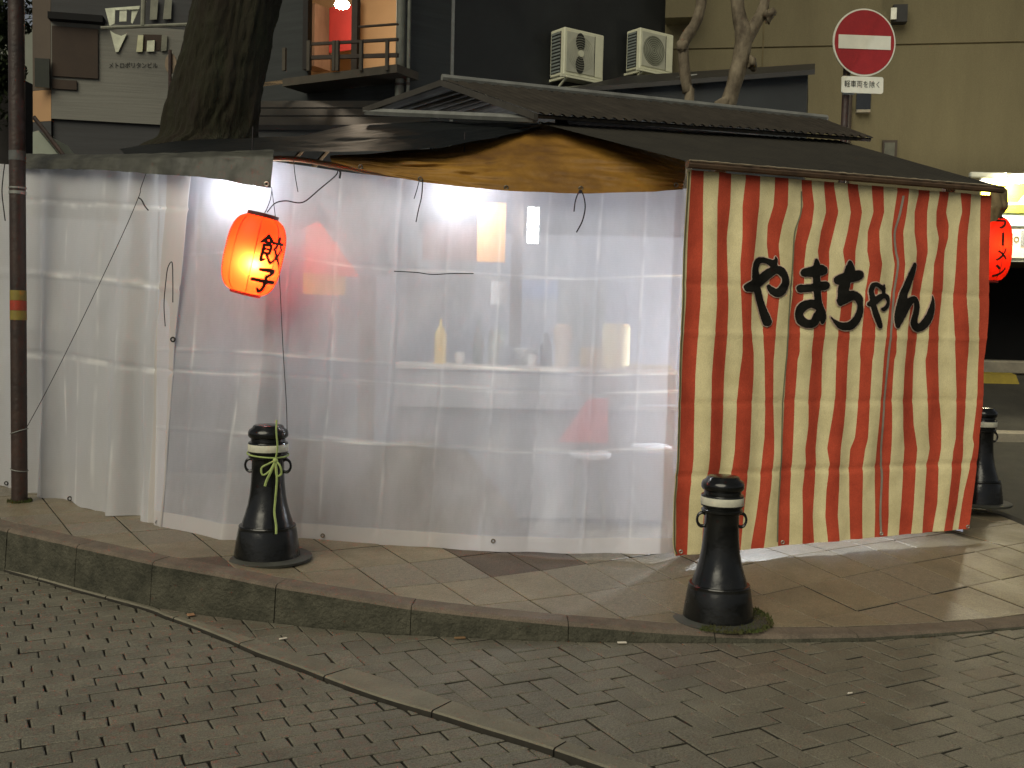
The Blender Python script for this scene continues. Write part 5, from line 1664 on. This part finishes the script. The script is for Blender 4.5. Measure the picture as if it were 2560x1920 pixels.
def item(name, label, cat_, x, prof, m, d=0.12, n=16, group=None):
    p_ = ctop(x, d)
    b_ = MB(); b_.lathe(prof, n, c=(p_.x, p_.y, cz + 0.001)); return b_.build(name, [m], None, True, label=label, cat=cat_, group=group)
item('towel_roll', 'tall pale yellow roll standing on the stall counter', 'roll', 1538, [(0.10, 0), (0.105, 0.02), (0.105, 0.30), (0.09, 0.325)], mat('pale_yellow_paper', (0.75, 0.63, 0.33), 0.8))
item('storage_jar', 'beige rounded jar on the stall counter right of the dark bottle', 'jar', 1405, [(0.055, 0), (0.055, 0.15), (0.07, 0.18), (0.072, 0.27), (0.05, 0.315)], mat('tan_ceramic', (0.5, 0.38, 0.24), 0.5))
item('sauce_bottle', 'dark bottle on the stall counter', 'bottle', 1365, [(0.045, 0), (0.045, 0.15), (0.02, 0.19), (0.018, 0.25)], mat('dark_glass', (0.03, 0.025, 0.03), 0.2))
item('yellow_bottle', 'yellow squeeze bottle at the left end of the stall counter', 'bottle', 1100, [(0.045, 0), (0.045, 0.22), (0.012, 0.28), (0.008, 0.33)], mat('mustard_plastic', (0.72, 0.52, 0.12), 0.4))
item('chopstick_tin', 'blue grey tin on the stall counter', 'tin', 1267, [(0.055, 0), (0.055, 0.14)], mat('blue_grey_tin', (0.10, 0.12, 0.16), 0.5))
item('tea_caddy', 'green grey canister on the counter behind the tin', 'canister', 1240, [(0.06, 0), (0.06, 0.24), (0.05, 0.26)], mat('green_grey_tin', (0.20, 0.24, 0.18), 0.5), 0.28)
item('soup_bowl', 'white bowl stacked on the counter of the stall', 'bowl', 1310, [(0.05, 0), (0.10, 0.06), (0.12, 0.12), (0.115, 0.125)], mat('white_china', (0.72, 0.72, 0.70), 0.3), 0.3)
for k_, (x_, d_) in enumerate(((1330, 0.1), (1430, 0.28), (1150, 0.2))):
    item('cup', ('white cup on the counter left of the dark bottle', 'white cup behind the beige jar on the counter', 'white cup near the yellow squeeze bottle on the counter')[k_], 'cup', x_, [(0.035, 0), (0.042, 0.08), (0.04, 0.085)], mat('white_china', (0.72, 0.72, 0.70)), d_, group='white cups on the counter')
item('clear_bottle', 'tall grey green bottle on the counter between cup and canister', 'bottle', 1195, [(0.04, 0), (0.04, 0.2), (0.016, 0.27), (0.016, 0.33)], mat('grey_green_glass', (0.10, 0.13, 0.11), 0.2), 0.22)
p_ = ctop(1480, 0.2)
b = MB(); b.box((p_.x, p_.y, cz + 0.07), (0.20, 0.14, 0.14), bev=0.01); b.build('napkin_box', [mat('pale_wood', (0.55, 0.42, 0.22), 0.7)], label='pale wooden box beside the yellow roll on the counter', cat='box')
p_ = ctop(1620, 0.18)
b = MB(); b.box((p_.x, p_.y, cz + 0.012), (0.34, 0.2, 0.022), bev=0.006); b.build('cutting_board', [mat('pale_wood', (0.55, 0.42, 0.22))], label='flat pale board at the right end of the stall counter', cat='board')
# back shelves and boards
post_m = mat('brown_post', (0.10, 0.065, 0.04), 0.7)
p_ = at(1286, 900, 7.95)
b = MB(); b.box((p_.x, p_.y, 1.45), (0.09, 0.09, 2.5)); b.build('post', [post_m], stall)
p_ = at(907, 900, 7.6)
b = MB(); b.box((p_.x, p_.y, 1.45), (0.06, 0.06, 2.5)); b.build('post', [post_m], stall)
def board(x0, y0, x1, y1, Y, th, name, m, label, cat_):
    a_, c_ = at(x0, y0, Y), at(x1, y1, Y)
    b_ = MB(); b_.box(((a_.x + c_.x) / 2, Y + th / 2, (a_.z + c_.z) / 2), (abs(c_.x - a_.x), th, abs(a_.z - c_.z))); return b_.build(name, [m], None, label=label, cat=cat_)
board(1058, 558, 1196, 652, 7.75, 0.03, 'menu_board', mat('reddish_wood', (0.28, 0.13, 0.09), 0.7), 'reddish wooden menu board below the bright bulb in the stall', 'board')
board(758, 682, 862, 738, 7.15, 0.02, 'menu_card', mat('yellow_card', (0.80, 0.52, 0.05), 0.7), 'yellow menu card beside the orange lantern behind the sheet', 'card')
board(1302, 700, 1395, 748, 8.1, 0.03, 'blue_panel', mat('light_blue_panel', (0.36, 0.46, 0.72), 0.6), 'light blue panel hanging behind the stall counter', 'panel')
board(1228, 702, 1268, 762, 8.0, 0.03, 'white_panel', mat('white_board', (0.85, 0.87, 0.9), 0.5), 'white panel next to the post behind the stall counter', 'panel')
board(1195, 506, 1262, 656, 7.3, 0.03, 'orange_panel', mat('orange_cloth', (0.85, 0.42, 0.10), 0.8), 'orange cloth hanging beside the bright bulb inside the stall', 'cloth')
board(1400, 700, 1512, 905, 8.0, 0.35, 'refrigerator', mat('grey_green_enamel', (0.20, 0.22, 0.20), 0.5), 'grey green cabinet behind the stall counter', 'cabinet')
b = MB(); b.prism([at(764, 566, 7.05), at(798, 552, 7.05), at(900, 694, 7.05), at(764, 680, 7.05)], (0, 0.012, 0)); b.build('red_pennant', [mat('scarlet_cloth', (0.90, 0.13, 0.03), 0.8)], label='scarlet triangular cloth right of the lantern behind the sheet', cat='cloth')
vs, fs = patch([[(800, 500, 7.35), (920, 496, 7.35), (1050, 505, 7.35)], [(850, 600, 7.3), (940, 600, 7.3), (1045, 600, 7.3)], [(905, 690, 7.25), (960, 690, 7.25), (1040, 690, 7.25)]], 20, 16, wrinkle(0.02, 6, 1))
mk('grey_cloth', vs, fs, mat('grey_cotton', (0.10, 0.105, 0.105), 0.85), None, 'all', label='grey cloth slung across behind the middle of the clear sheet', cat='cloth')
vs, fs = patch([[(730, 1095, 7.0), (900, 1108, 7.0), (1165, 1124, 7.0)], [(720, 1215, 6.98), (900, 1225, 6.98), (1255, 1240, 6.98)], [(710, 1330, 6.97), (900, 1335, 6.97), (1335, 1345, 6.97)]], 40, 20, wrinkle(0.02, 8, 6))  # cloth added inside to darken the slanted lower part of the sheet
mk('beige_blocking_cloth', vs, fs, sheer('beige_canvas', (0.17, 0.135, 0.09), 0.1, 0.0, 0.6, 0.01, 0.1), None, 'all', label='beige cloth added low behind the clear sheet, its slanting edge blocking light', cat='cloth')
b = MB(); b.prism([at(1395, 1105, 7.15), at(1520, 1108, 7.15), at(1520, 995, 7.15), at(1470, 1000, 7.15)], (0, 0.02, 0)); b.build('red_cloth', [mat('dull_red_cloth', (0.55, 0.10, 0.09), 0.8)], label='dull red cloth hanging under the stall counter', cat='cloth')
def stool(label, x, y, Y, m):
    p_ = at(x, y, Y)
    z0_ = walk_z(p_.x, p_.y)
    t = thing('stool', (p_.x, p_.y, z0_), label, 'stool', 'stools inside the stall')
    b_ = MB(); b_.lathe([(0.14, -0.045), (0.15, -0.03), (0.15, -0.008), (0.13, 0.0)], 24, c=p_); b_.build('seat', [m], t, True)
    for k_ in range(4):
        an = math.pi / 4 + k_ * math.pi / 2
        b_ = MB(); b_.tube([p_ + Vector((0.10 * math.cos(an), 0.10 * math.sin(an), -0.04)), Vector((p_.x + 0.16 * math.cos(an), p_.y + 0.16 * math.sin(an), z0_ + 0.005))], 0.011, 6); b_.build('leg', [M_grey_metal], t, True)
    return t
stool('white topped stool near the middle of the clear sheet', 1475, 1128, 7.2, mat('white_vinyl', (0.75, 0.76, 0.80), 0.4))
stool('white topped stool close to the striped curtain', 1628, 1112, 7.3, mat('white_vinyl', (0.75, 0.76, 0.80), 0.4))
stool('red brown stool behind the beige cloth', 890, 1120, 7.15, mat('red_brown_vinyl', (0.22, 0.06, 0.045), 0.5))
# rear sheets of the stall
rear = [BN1 + v * 0.05, BN1 + v * 2.6, Vector((-2.6, 10.0, 0)), Vector((-4.6, 9.2, 0))]
V_, F_ = [], []
S_ = resample(rear, 60)
for p_ in S_:
    for z_ in (0.2, 1.4, 2.5):
        V_.append((p_.x + 0.02 * nz((p_.x * 3, z_, 1)), p_.y + 0.03 * nz((p_.x * 3, z_, 4)), z_))
for i in range(60):
    for j in range(2):
        F_.append((i * 3 + j, i * 3 + 3 + j, i * 3 + 4 + j, i * 3 + 1 + j))
mk('rear_sheet', V_, F_, mat('pale_blue_tarp', (0.30, 0.32, 0.37), 0.8, (0.24, 0.26, 0.30), 2), None, 'all', label='pale tarpaulin closing the back of the stall', cat='tarpaulin')

# ---- lanterns
KANJI = {
 '餃': [[(28, 4, 5), (20, 16, 6), (6, 30, 4)], [(28, 6, 5), (38, 18, 6), (48, 27, 4)], [(20, 27, 4), (36, 26, 4)], [(16, 37, 5), (16, 64, 5)], [(16, 37, 4), (40, 36, 5), (40, 61, 5)], [(18, 49, 3.5), (38, 49, 3.5)], [(16, 63, 4), (40, 62, 4)],
        [(16, 62, 5), (15, 88, 5), (28, 82, 3)], [(30, 66, 4), (46, 88, 5)], [(72, 4, 6), (72, 18, 6)], [(53, 24, 5), (94, 22, 5)], [(64, 32, 5), (54, 45, 4)], [(82, 32, 5), (92, 43, 5)], [(84, 48, 5), (72, 70, 5), (50, 92, 4)], [(62, 50, 5), (74, 70, 5), (96, 92, 6)]],
 '子': [[(22, 14, 6), (74, 12, 7), (50, 36, 5)], [(50, 34, 6), (54, 60, 7), (50, 86, 6), (35, 78, 4)], [(6, 51, 6), (94, 48, 7)]],
}
def stroke2d(strokes, step):
    gx = np.arange(-10, 112, step)
    X, Y = np.meshgrid(gx, gx)
    f = field(strokes, X, Y)
    vid = {}; V_ = []; F_ = []
    def vert(x, y):
        k_ = (round(x, 2), round(y, 2))
        if k_ not in vid:
            vid[k_] = len(V_)
            V_.append(((x - 50) / 100, (50 - y) / 100, 0))
        return vid[k_]
    for j in range(len(gx) - 1):
        for i in range(len(gx) - 1):
            c = [(gx[i], gx[j], f[j, i]), (gx[i + 1], gx[j], f[j, i + 1]), (gx[i + 1], gx[j + 1], f[j + 1, i + 1]), (gx[i], gx[j + 1], f[j + 1, i])]
            if not any(q[2] > 0 for q in c):
                continue
            poly = []
            for k_ in range(4):
                p_, q_ = c[k_], c[(k_ + 1) % 4]
                if p_[2] > 0:
                    poly.append(vert(p_[0], p_[1]))
                if (p_[2] > 0) != (q_[2] > 0):
                    t = p_[2] / (p_[2] - q_[2])
                    poly.append(vert(p_[0] + (q_[0] - p_[0]) * t, p_[1] + (q_[1] - p_[1]) * t))
            if len(set(poly)) >= 3:
                F_.append(tuple(poly[::-1]))
    return V_, F_
def sheer_paper(name, c):
    return sheer(name, c, 0.72, 0.0, 0.5, 0.02, 0.03, sc1=6)
def lantern(name_label, M, rmax, Hh, text, glow, face, cat_='lantern', tsize=0.16, bulb_at=(0, 0, -0.03), tang=0.0, tz=0.0, sepz=1.0):
    t = thing('paper_lantern', M.translation, name_label, cat_, 'paper lanterns on the stall')
    def prof_r(z):
        q_ = z / (Hh / 2)
        a_ = abs(q_)
        return rmax * (0.52 + 0.48 * (1 - a_ ** 3.2) ** 0.6) if a_ < 1 else rmax * 0.52
    pr = []
    n = 64
    for k_ in range(n + 1):
        z_ = -Hh / 2 + Hh * k_ / n
        pr.append((prof_r(z_) * (1 + 0.007 * math.cos(k_ * math.pi)), z_))
    vs_, fs_ = [], []
    m_ = 48
    for r_, z_ in pr:
        for k_ in range(m_):
            a_ = 2 * math.pi * k_ / m_
            vs_.append(M @ Vector((r_ * math.cos(a_), r_ * math.sin(a_), z_)))
    for i in range(n):
        for k_ in range(m_):
            k2 = (k_ + 1) % m_
            fs_.append((i * m_ + k_, i * m_ + k2, (i + 1) * m_ + k2, (i + 1) * m_ + k_))
    shade = mk('paper_shade', vs_, fs_, face, t, 'all')
    for k_ in range(8):
        a_ = 2 * math.pi * k_ / 8 + 0.25
        b_ = MB(M); b_.tube([((prof_r(z_) + 0.002) * math.cos(a_), (prof_r(z_) + 0.002) * math.sin(a_), z_) for z_ in np.linspace(-Hh / 2, Hh / 2, 22)], 0.0022, 5); b_.build('string', [mat('red_brown_thread', (0.16, 0.03, 0.01), 0.8)], shade)
    b_ = MB(M)
    rr = prof_r(Hh / 2)
    b_.lathe([(rr + 0.004, Hh / 2 - 0.012), (rr + 0.006, Hh / 2 + 0.022), (rr - 0.01, Hh / 2 + 0.024), (rr - 0.012, Hh / 2 - 0.01)], 32); b_.build('top_ring', [mat('lantern_black_ring', (0.045, 0.025, 0.02), 0.6)], t)
    b_ = MB(M); b_.lathe([(rr - 0.012, -Hh / 2 + 0.01), (rr - 0.01, -Hh / 2 - 0.016), (rr + 0.004, -Hh / 2 - 0.016), (rr + 0.004, -Hh / 2 + 0.01)], 32); b_.build('bottom_ring', [mat('lantern_red_ring', (0.30, 0.03, 0.015), 0.6)], t)
    b_ = MB(M); b_.sphere(bulb_at, 0.032, 8); b_.build('bulb', [glow], t, 'all')
    # lettering wrapped on the paper
    y_ = tz
    for ch in text:
        if ch == 'ー':
            tv = [(-0.09, 0.42, 0), (0.09, 0.42, 0), (0.09, -0.42, 0), (-0.09, -0.42, 0)]; tf = [(0, 3, 2, 1)]
            tv2, tf2 = [], []
            for i in range(9):
                for xx in (-0.09, 0.09):
                    tv2.append((xx, 0.42 - 0.84 * i / 8, 0))
            tf2 = [(2 * i, 2 * i + 2, 2 * i + 3, 2 * i + 1) for i in range(8)]
            tv, tf = tv2, tf2
        elif ch in KANJI:
            tv, tf = stroke2d(KANJI[ch], 3.0)
        else:
            tv, tf = text2d(ch, 1.0, 0.03)
            import bmesh as _bm
            bm = _bm.new()
            bv = [bm.verts.new(q_) for q_ in tv]
            for f_ in tf:
                try:
                    bm.faces.new([bv[i] for i in f_])
                except ValueError:
                    pass
            _bm.ops.triangulate(bm, faces=bm.faces[:])
            for _ in range(2):
                ed = [e_ for e_ in bm.edges if e_.calc_length() > 0.14]
                if ed:
                    _bm.ops.subdivide_edges(bm, edges=ed, cuts=2)
                    _bm.ops.triangulate(bm, faces=bm.faces[:])
            bm.verts.index_update()
            tv = [tuple(q_.co) for q_ in bm.verts]
            tf = [tuple(q_.index for q_ in f_.verts) for f_ in bm.faces]
            bm.free()
        V2 = []
        for q_ in tv:
            z_ = y_ + q_[1] * tsize * sepz
            r_ = prof_r(max(-Hh / 2 + 0.01, min(Hh / 2 - 0.01, z_))) + 0.006
            a_ = -math.pi / 2 + tang + q_[0] * tsize / r_
            V2.append(M @ Vector((r_ * math.cos(a_), r_ * math.sin(a_), z_)))
        mk('lettering', V2, tf, mat('lantern_ink', (0.02, 0.012, 0.008), 0.8), shade)
        y_ -= tsize * sepz * 1.04
    return t
c1 = at(635, 637, 6.33)
ax = (at(658, 537, 6.33) - at(612, 737, 6.33)).normalized()
rot = Vector((0, 0, 1)).rotation_difference(ax).to_matrix().to_4x4()
lantern('tilted glowing orange red paper lantern hanging before the clear sheet', Matrix.Translation(c1) @ rot, 0.174, 0.475, '餃子',
        emis('lantern_bulb', (1.0, 0.76, 0.42), 330), sheer_paper('orange_red_paper', (0.92, 0.027, 0.006)), tsize=0.185, bulb_at=(0.045, -0.130, -0.055), tang=0.86, tz=0.05)
c2 = at(2466, 622, 8.25)
lantern('upright red paper lantern half hidden at the right end of the stall', Matrix.Translation(c2), 0.185, 0.51, 'ラーメン',
        emis('lantern_bulb_red', (1.0, 0.55, 0.25), 24), sheer_paper('red_paper', (0.9, 0.035, 0.012)), tsize=0.122, bulb_at=(0.04, -0.08, 0.02), tang=0.22, tz=0.19)
b = MB(); b.tube([c1 + ax * 0.27, at(672, 515, 6.4), at(680, 478, 6.55)], 0.004, 5); b.tube([c2 + Vector((0, 0, 0.27)), c2 + Vector((0, 0, 0.45))], 0.004, 5)

# ---- cords
def cord(pts, r_, label, m=None, n=40, name='cord', group=None):
    b_ = MB(); b_.tube(spline([at(*p) for p in pts], n), r_ * 0.72, 6); return b_.build(name, [m or M_cord], None, True, label=label, cat='cord', group=group)
cord([(662, 532, 6.34), (668, 520, 6.4), (676, 498, 6.5), (680, 474, 6.58)], 0.004, 'short cord holding up the tilted lantern')
cord([(366, 431, 6.92), (352, 470, 6.86), (346, 494, 6.84), (300, 600, 6.95), (200, 810, 7.15), (120, 970, 7.28), (66, 1070, 7.36)], 0.0035, 'thin guy line running from the grey tarpaulin down to the brown pole')
cord([(346, 494, 6.84), (354, 500, 6.83), (362, 515, 6.83), (371, 526, 6.83)], 0.006, 'frayed knot end hanging on the guy line')
cord([(846, 424, 6.66), (838, 440, 6.64), (800, 472, 6.6), (766, 501, 6.58), (745, 507, 6.57), (715, 502, 6.56), (688, 508, 6.52), (668, 530, 6.38)], 0.0055, 'black lamp flex looping from the sheet top to the lantern')
cord([(848, 424, 6.66), (851, 432, 6.65), (849, 446, 6.65)], 0.010, 'short black plug at the top of the clear sheet')
cord([(1435, 529, 6.62), (1438, 505, 6.61), (1444, 486, 6.60), (1452, 479, 6.60), (1459, 490, 6.60), (1463, 518, 6.61), (1456, 552, 6.62), (1441, 581, 6.63)], 0.0065, 'black hook shaped tie cord below the yellow tarpaulin')
cord([(1048, 452, 6.64), (1042, 475, 6.63), (1035, 497, 6.63)], 0.004, 'shorter dark string hanging left of the bright bulb')
cord([(1057, 450, 6.64), (1054, 490, 6.63), (1046, 525, 6.63), (1040, 555, 6.64)], 0.0055, 'longer dark string hanging left of the bright bulb')
b = MB(); b.sphere(at(1451, 479, 6.59), 0.013, 6); b.build('cord_knot', [M_cord], None, 'all', label='small black knot on top of the hook shaped cord', cat='knot')
cord([(734, 402, 6.68), (738, 440, 6.66), (745, 480, 6.66)], 0.004, 'faint brown string near the top of the sheet right of the lantern')
cord([(985, 678, 6.63), (1040, 681, 6.62), (1080, 686, 6.62), (1130, 684, 6.62), (1184, 684, 6.63)], 0.005, 'brown cord lying across the middle of the clear sheet')
cord([(432, 756, 6.72), (432, 700, 6.71), (430, 656, 6.70), (420, 668, 6.70), (415, 700, 6.72), (410, 760, 6.74), (413, 816, 6.74)], 0.0045, 'dark looped cord beside the seam of the milky sheet')
cord([(12, 408, 8.0), (8, 440, 7.95), (5, 480, 7.93), (9, 520, 7.93), (13, 552, 7.94)], 0.006, 'dark cord dangling at the left edge of the photo')
B1 = on_walk(668, 1392)
B1c = Vector((B1.x, B1.y, B1.z))
cord([(679, 468, 6.60), (690, 560, 6.42), (699, 700, 6.2), (708, 880, 6.02), (716, 1010, 5.94), (718, 1090, 5.92)], 0.0032, 'dark string pulled from the tarpaulin corner down to the bollard', n=60)

# ================================================================== STREET FURNITURE
M_moss = mat('moss', (0.035, 0.055, 0.008), 0.95, (0.06, 0.05, 0.02), 12, bump=0.5)
BPROF = [(0.195, 0.012), (0.193, 0.03), (0.183, 0.10), (0.172, 0.172), (0.167, 0.186), (0.169, 0.192), (0.165, 0.198), (0.152, 0.200), (0.150, 0.206), (0.146, 0.225), (0.132, 0.265), (0.117, 0.32), (0.106, 0.38), (0.099, 0.45), (0.0955, 0.52), (0.0945, 0.585),
         (0.098, 0.594), (0.112, 0.600), (0.114, 0.612), (0.106, 0.620), (0.106, 0.628), (0.116, 0.633), (0.117, 0.640), (0.117, 0.688), (0.115, 0.694), (0.102, 0.700), (0.101, 0.716), (0.112, 0.724), (0.118, 0.735), (0.118, 0.752), (0.112, 0.768), (0.094, 0.780), (0.088, 0.792), (0.080, 0.797), (0.02, 0.800)]
def make_bollard(p, label):
    t = thing('bollard', p, label, 'bollard', 'black cast bollards along the kerb')
    b_ = MB(); b_.lathe(BPROF, 48, c=p); b_.build('post', [M_black], t, True)
    b_ = MB(); b_.lathe([(0.262, -0.01), (0.266, 0.006), (0.258, 0.012), (0.1, 0.014)], 48, c=p); b_.build('base_plate', [mat('worn_iron_plate', (0.055, 0.056, 0.045), 0.6, (0.03, 0.03, 0.025), 9)], t, True)
    b_ = MB(); b_.lathe([(0.118, 0.642), (0.1185, 0.643), (0.1185, 0.683), (0.118, 0.684)], 48, c=p); b_.build('reflective_band', [M_white_band], t, True)
    for s in (-1, 1):
        b_ = MB(Matrix.Translation(Vector(p) + Vector((s * 0.108, 0, 0.553))) @ Matrix.Rotation(R(90), 4, 'X') @ Matrix.Diagonal((0.85, 1.15, 1, 1))); b_.torus(0.033, 0.0085, 20, 8); b_.build('chain_ring', [M_black], t, True)
    return t
B2 = on_walk(1795, 1545)
bol1 = make_bollard(B1c, 'black bollard with green rope tied to it before the clear sheet')
bol2 = copy_tree(bol1); bol2.location = B2; bol2['label'] = 'black bollard with mossy base in front of the striped curtain'
bol3 = copy_tree(bol1)
p3 = at(2444, 1256, 8.45); bol3.location = p3; bol3['label'] = 'black bollard mostly hidden behind the right edge of the striped curtain'
# green rope on the first bollard
rope = thing('green_rope', B1c + Vector((0.1, -0.1, 0.3)), 'pale green rope knotted round the bollard below the lantern', 'rope')
def around(a0, a1, z0, z1, r_, n=24):
    return [B1c + Vector((r_ * math.cos(lerp(a0, a1, k_ / n)), r_ * math.sin(lerp(a0, a1, k_ / n)), lerp(z0, z1, k_ / n))) for k_ in range(n + 1)]
b = MB(); b.tube(around(R(-190), R(-55), 0.632, 0.612, 0.121), 0.005, 6); b.tube(around(R(-55), R(170), 0.612, 0.63, 0.121), 0.005, 6); b.build('loop', [M_rope], rope, True)
kn = B1c + Vector((0.070, -0.112, 0.60))
b = MB(); b.sphere(kn, 0.016, 7); b.build('knot', [M_rope], rope, 'all')
def rp(pts, r_, name):
    b_ = MB(); b_.tube(spline([kn + Vector(q_) for q_ in pts], 24), r_, 6); b_.build(name, [M_rope], rope, True)
rp([(0, 0, 0), (0.012, -0.004, 0.08), (0.006, -0.01, 0.17), (0.0, 0.02, 0.235)], 0.0055, 'upper_strand')
rp([(0, 0, 0), (-0.04, -0.012, -0.02), (-0.078, -0.014, -0.045), (-0.07, -0.014, -0.085), (-0.03, -0.012, -0.06), (0, 0, 0)], 0.006, 'bow_loop')
rp([(0, 0, 0), (0.03, -0.012, -0.03), (0.038, -0.008, -0.075), (0.012, -0.01, -0.09), (0.004, -0.008, -0.05), (0, 0, 0)], 0.006, 'bow_loop')
rp([(0, 0, 0), (-0.02, -0.014, -0.06), (-0.045, -0.018, -0.115), (-0.055, -0.02, -0.15)], 0.008, 'short_end')
rp([(0, 0, 0), (0.012, -0.01, -0.1), (0.006, -0.014, -0.22), (0.004, -0.03, -0.30), (0.02, -0.055, -0.37), (0.026, -0.075, -0.42)], 0.007, 'long_end')
# moss at the second bollard
b = MB()
for _ in range(700):
    a_ = random.uniform(R(-120), R(35)); r_ = random.uniform(0.20, 0.30)
    p_ = B2 + Vector((r_ * math.cos(a_), r_ * math.sin(a_), 0))
    zz = walk_z(p_.x, p_.y) + 0.010
    h_ = random.uniform(0.006, 0.026)
    d_ = random.uniform(0, 6.28)
    b.add([(p_.x - 0.006, p_.y, zz), (p_.x + 0.006, p_.y, zz), (p_.x + 0.008 * math.cos(d_), p_.y + 0.008 * math.sin(d_), zz + h_)], [(0, 1, 2)])
b.build('moss', [M_moss], None, kind='stuff', label='green moss round the foot of the second bollard', cat='moss')

# brown pole
PB = on_walk(49, 1254)
pole = thing('brown_pole', PB, 'dark brown utility pole with yellow and red tape at the left', 'pole')
b = MB(); b.tube([PB, PB + Vector((0, 0, 2)), PB + Vector((0, 0, 4)), PB + Vector((0.0, 0, 7))], 0.055, 24); b.build('shaft', [M_pole], pole, True)
def pz(y):
    return onplane(49, y, PB, Vector((0, -1, 0))).z
def band(y0, y1, m, name, r_=0.0568):
    z0, z1 = pz(y1), pz(y0)
    b_ = MB(); b_.lathe([(r_ - 0.001, z0), (r_, z0 + 0.001), (r_, z1 - 0.001), (r_ - 0.001, z1)], 24, c=(PB.x, PB.y, 0)); return b_.build(name, [m], pole, True)
M_ytape = mat('dull_yellow_tape', (0.22, 0.17, 0.03), 0.5, (0.15, 0.12, 0.025), 12)
band(726, 751, M_ytape, 'tape_band')
band(751.5, 776, mat('red_tape', (0.34, 0.045, 0.02), 0.5), 'tape_band')
band(776.5, 800, M_ytape, 'tape_band')
band(378, 402, mat('grey_label', (0.10, 0.105, 0.10), 0.6), 'label_band')
band(468, 472, M_grey_metal, 'wire_ring', 0.060)
band(478, 486, M_grey_metal, 'wire_ring', 0.0585)
for y, tl_ in ((1078, 0.02), (1174, -0.01)):
    z_ = pz(y)
    b = MB(); b.tube([PB + Vector((0.059 * math.cos(2 * math.pi * k_ / 24), 0.059 * math.sin(2 * math.pi * k_ / 24), z_ - PB.z + tl_ * math.cos(2 * math.pi * k_ / 24))) for k_ in range(25)], 0.0035, 6); b.build('wire_ring', [M_grey_metal], pole, True)
b = MB()
for _ in range(160):
    a_ = random.uniform(0, 6.28); r_ = random.uniform(0.055, 0.085)
    p_ = PB + Vector((r_ * math.cos(a_), r_ * math.sin(a_), 0)); h_ = random.uniform(0.008, 0.03)
    p_.z = walk_z(p_.x, p_.y)
    b.add([(p_.x - 0.006, p_.y, p_.z), (p_.x + 0.006, p_.y, p_.z), (p_.x, p_.y - 0.006, p_.z + h_)], [(0, 1, 2)])
b.build('pole_moss', [M_moss], None, kind='stuff', label='tuft of moss round the foot of the brown pole', cat='moss')

# litter
def bit(x, y, l, w, a, label, m, name, cat_):
    p_ = gp(x, y, 0.0)
    b_ = MB(Matrix.Translation(p_ + Vector((0, 0, 0.010))) @ Matrix.Rotation(a, 4, 'Z'))
    b_.box((0, 0, 0), (l, w, 0.008), bev=0.003); b_.build(name, [m], label=label, cat=cat_)
M_paper = mat('white_paper', (0.72, 0.66, 0.55), 0.7)
bit(708, 1601, 0.045, 0.012, R(35), 'white cigarette end on the road near the edging strip', M_paper, 'cigarette_end', 'litter')
bit(1555, 1611, 0.05, 0.02, 0.1, 'white paper scrap at the kerb foot near the mossy bollard', M_paper, 'paper_scrap', 'litter')
bit(477, 1541, 0.04, 0.035, 0.5, 'orange pebble at the foot of the kerb', mat('orange_stone', (0.40, 0.22, 0.12), 0.8), 'pebble', 'pebble')
bit(1150, 1599, 0.06, 0.022, 0.2, 'curled brown leaf at the foot of the kerb', mat('brown_leaf', (0.22, 0.13, 0.06), 0.8), 'dry_leaf', 'leaf')
bit(2125, 1738, 0.03, 0.008, 0.4, 'tiny white scrap on the road at lower right', M_paper, 'paper_scrap', 'litter')
bit(2013, 1597, 0.018, 0.018, 0.4, 'white pebble on the flush kerb right of the mossy bollard', M_paper, 'pebble', 'pebble')
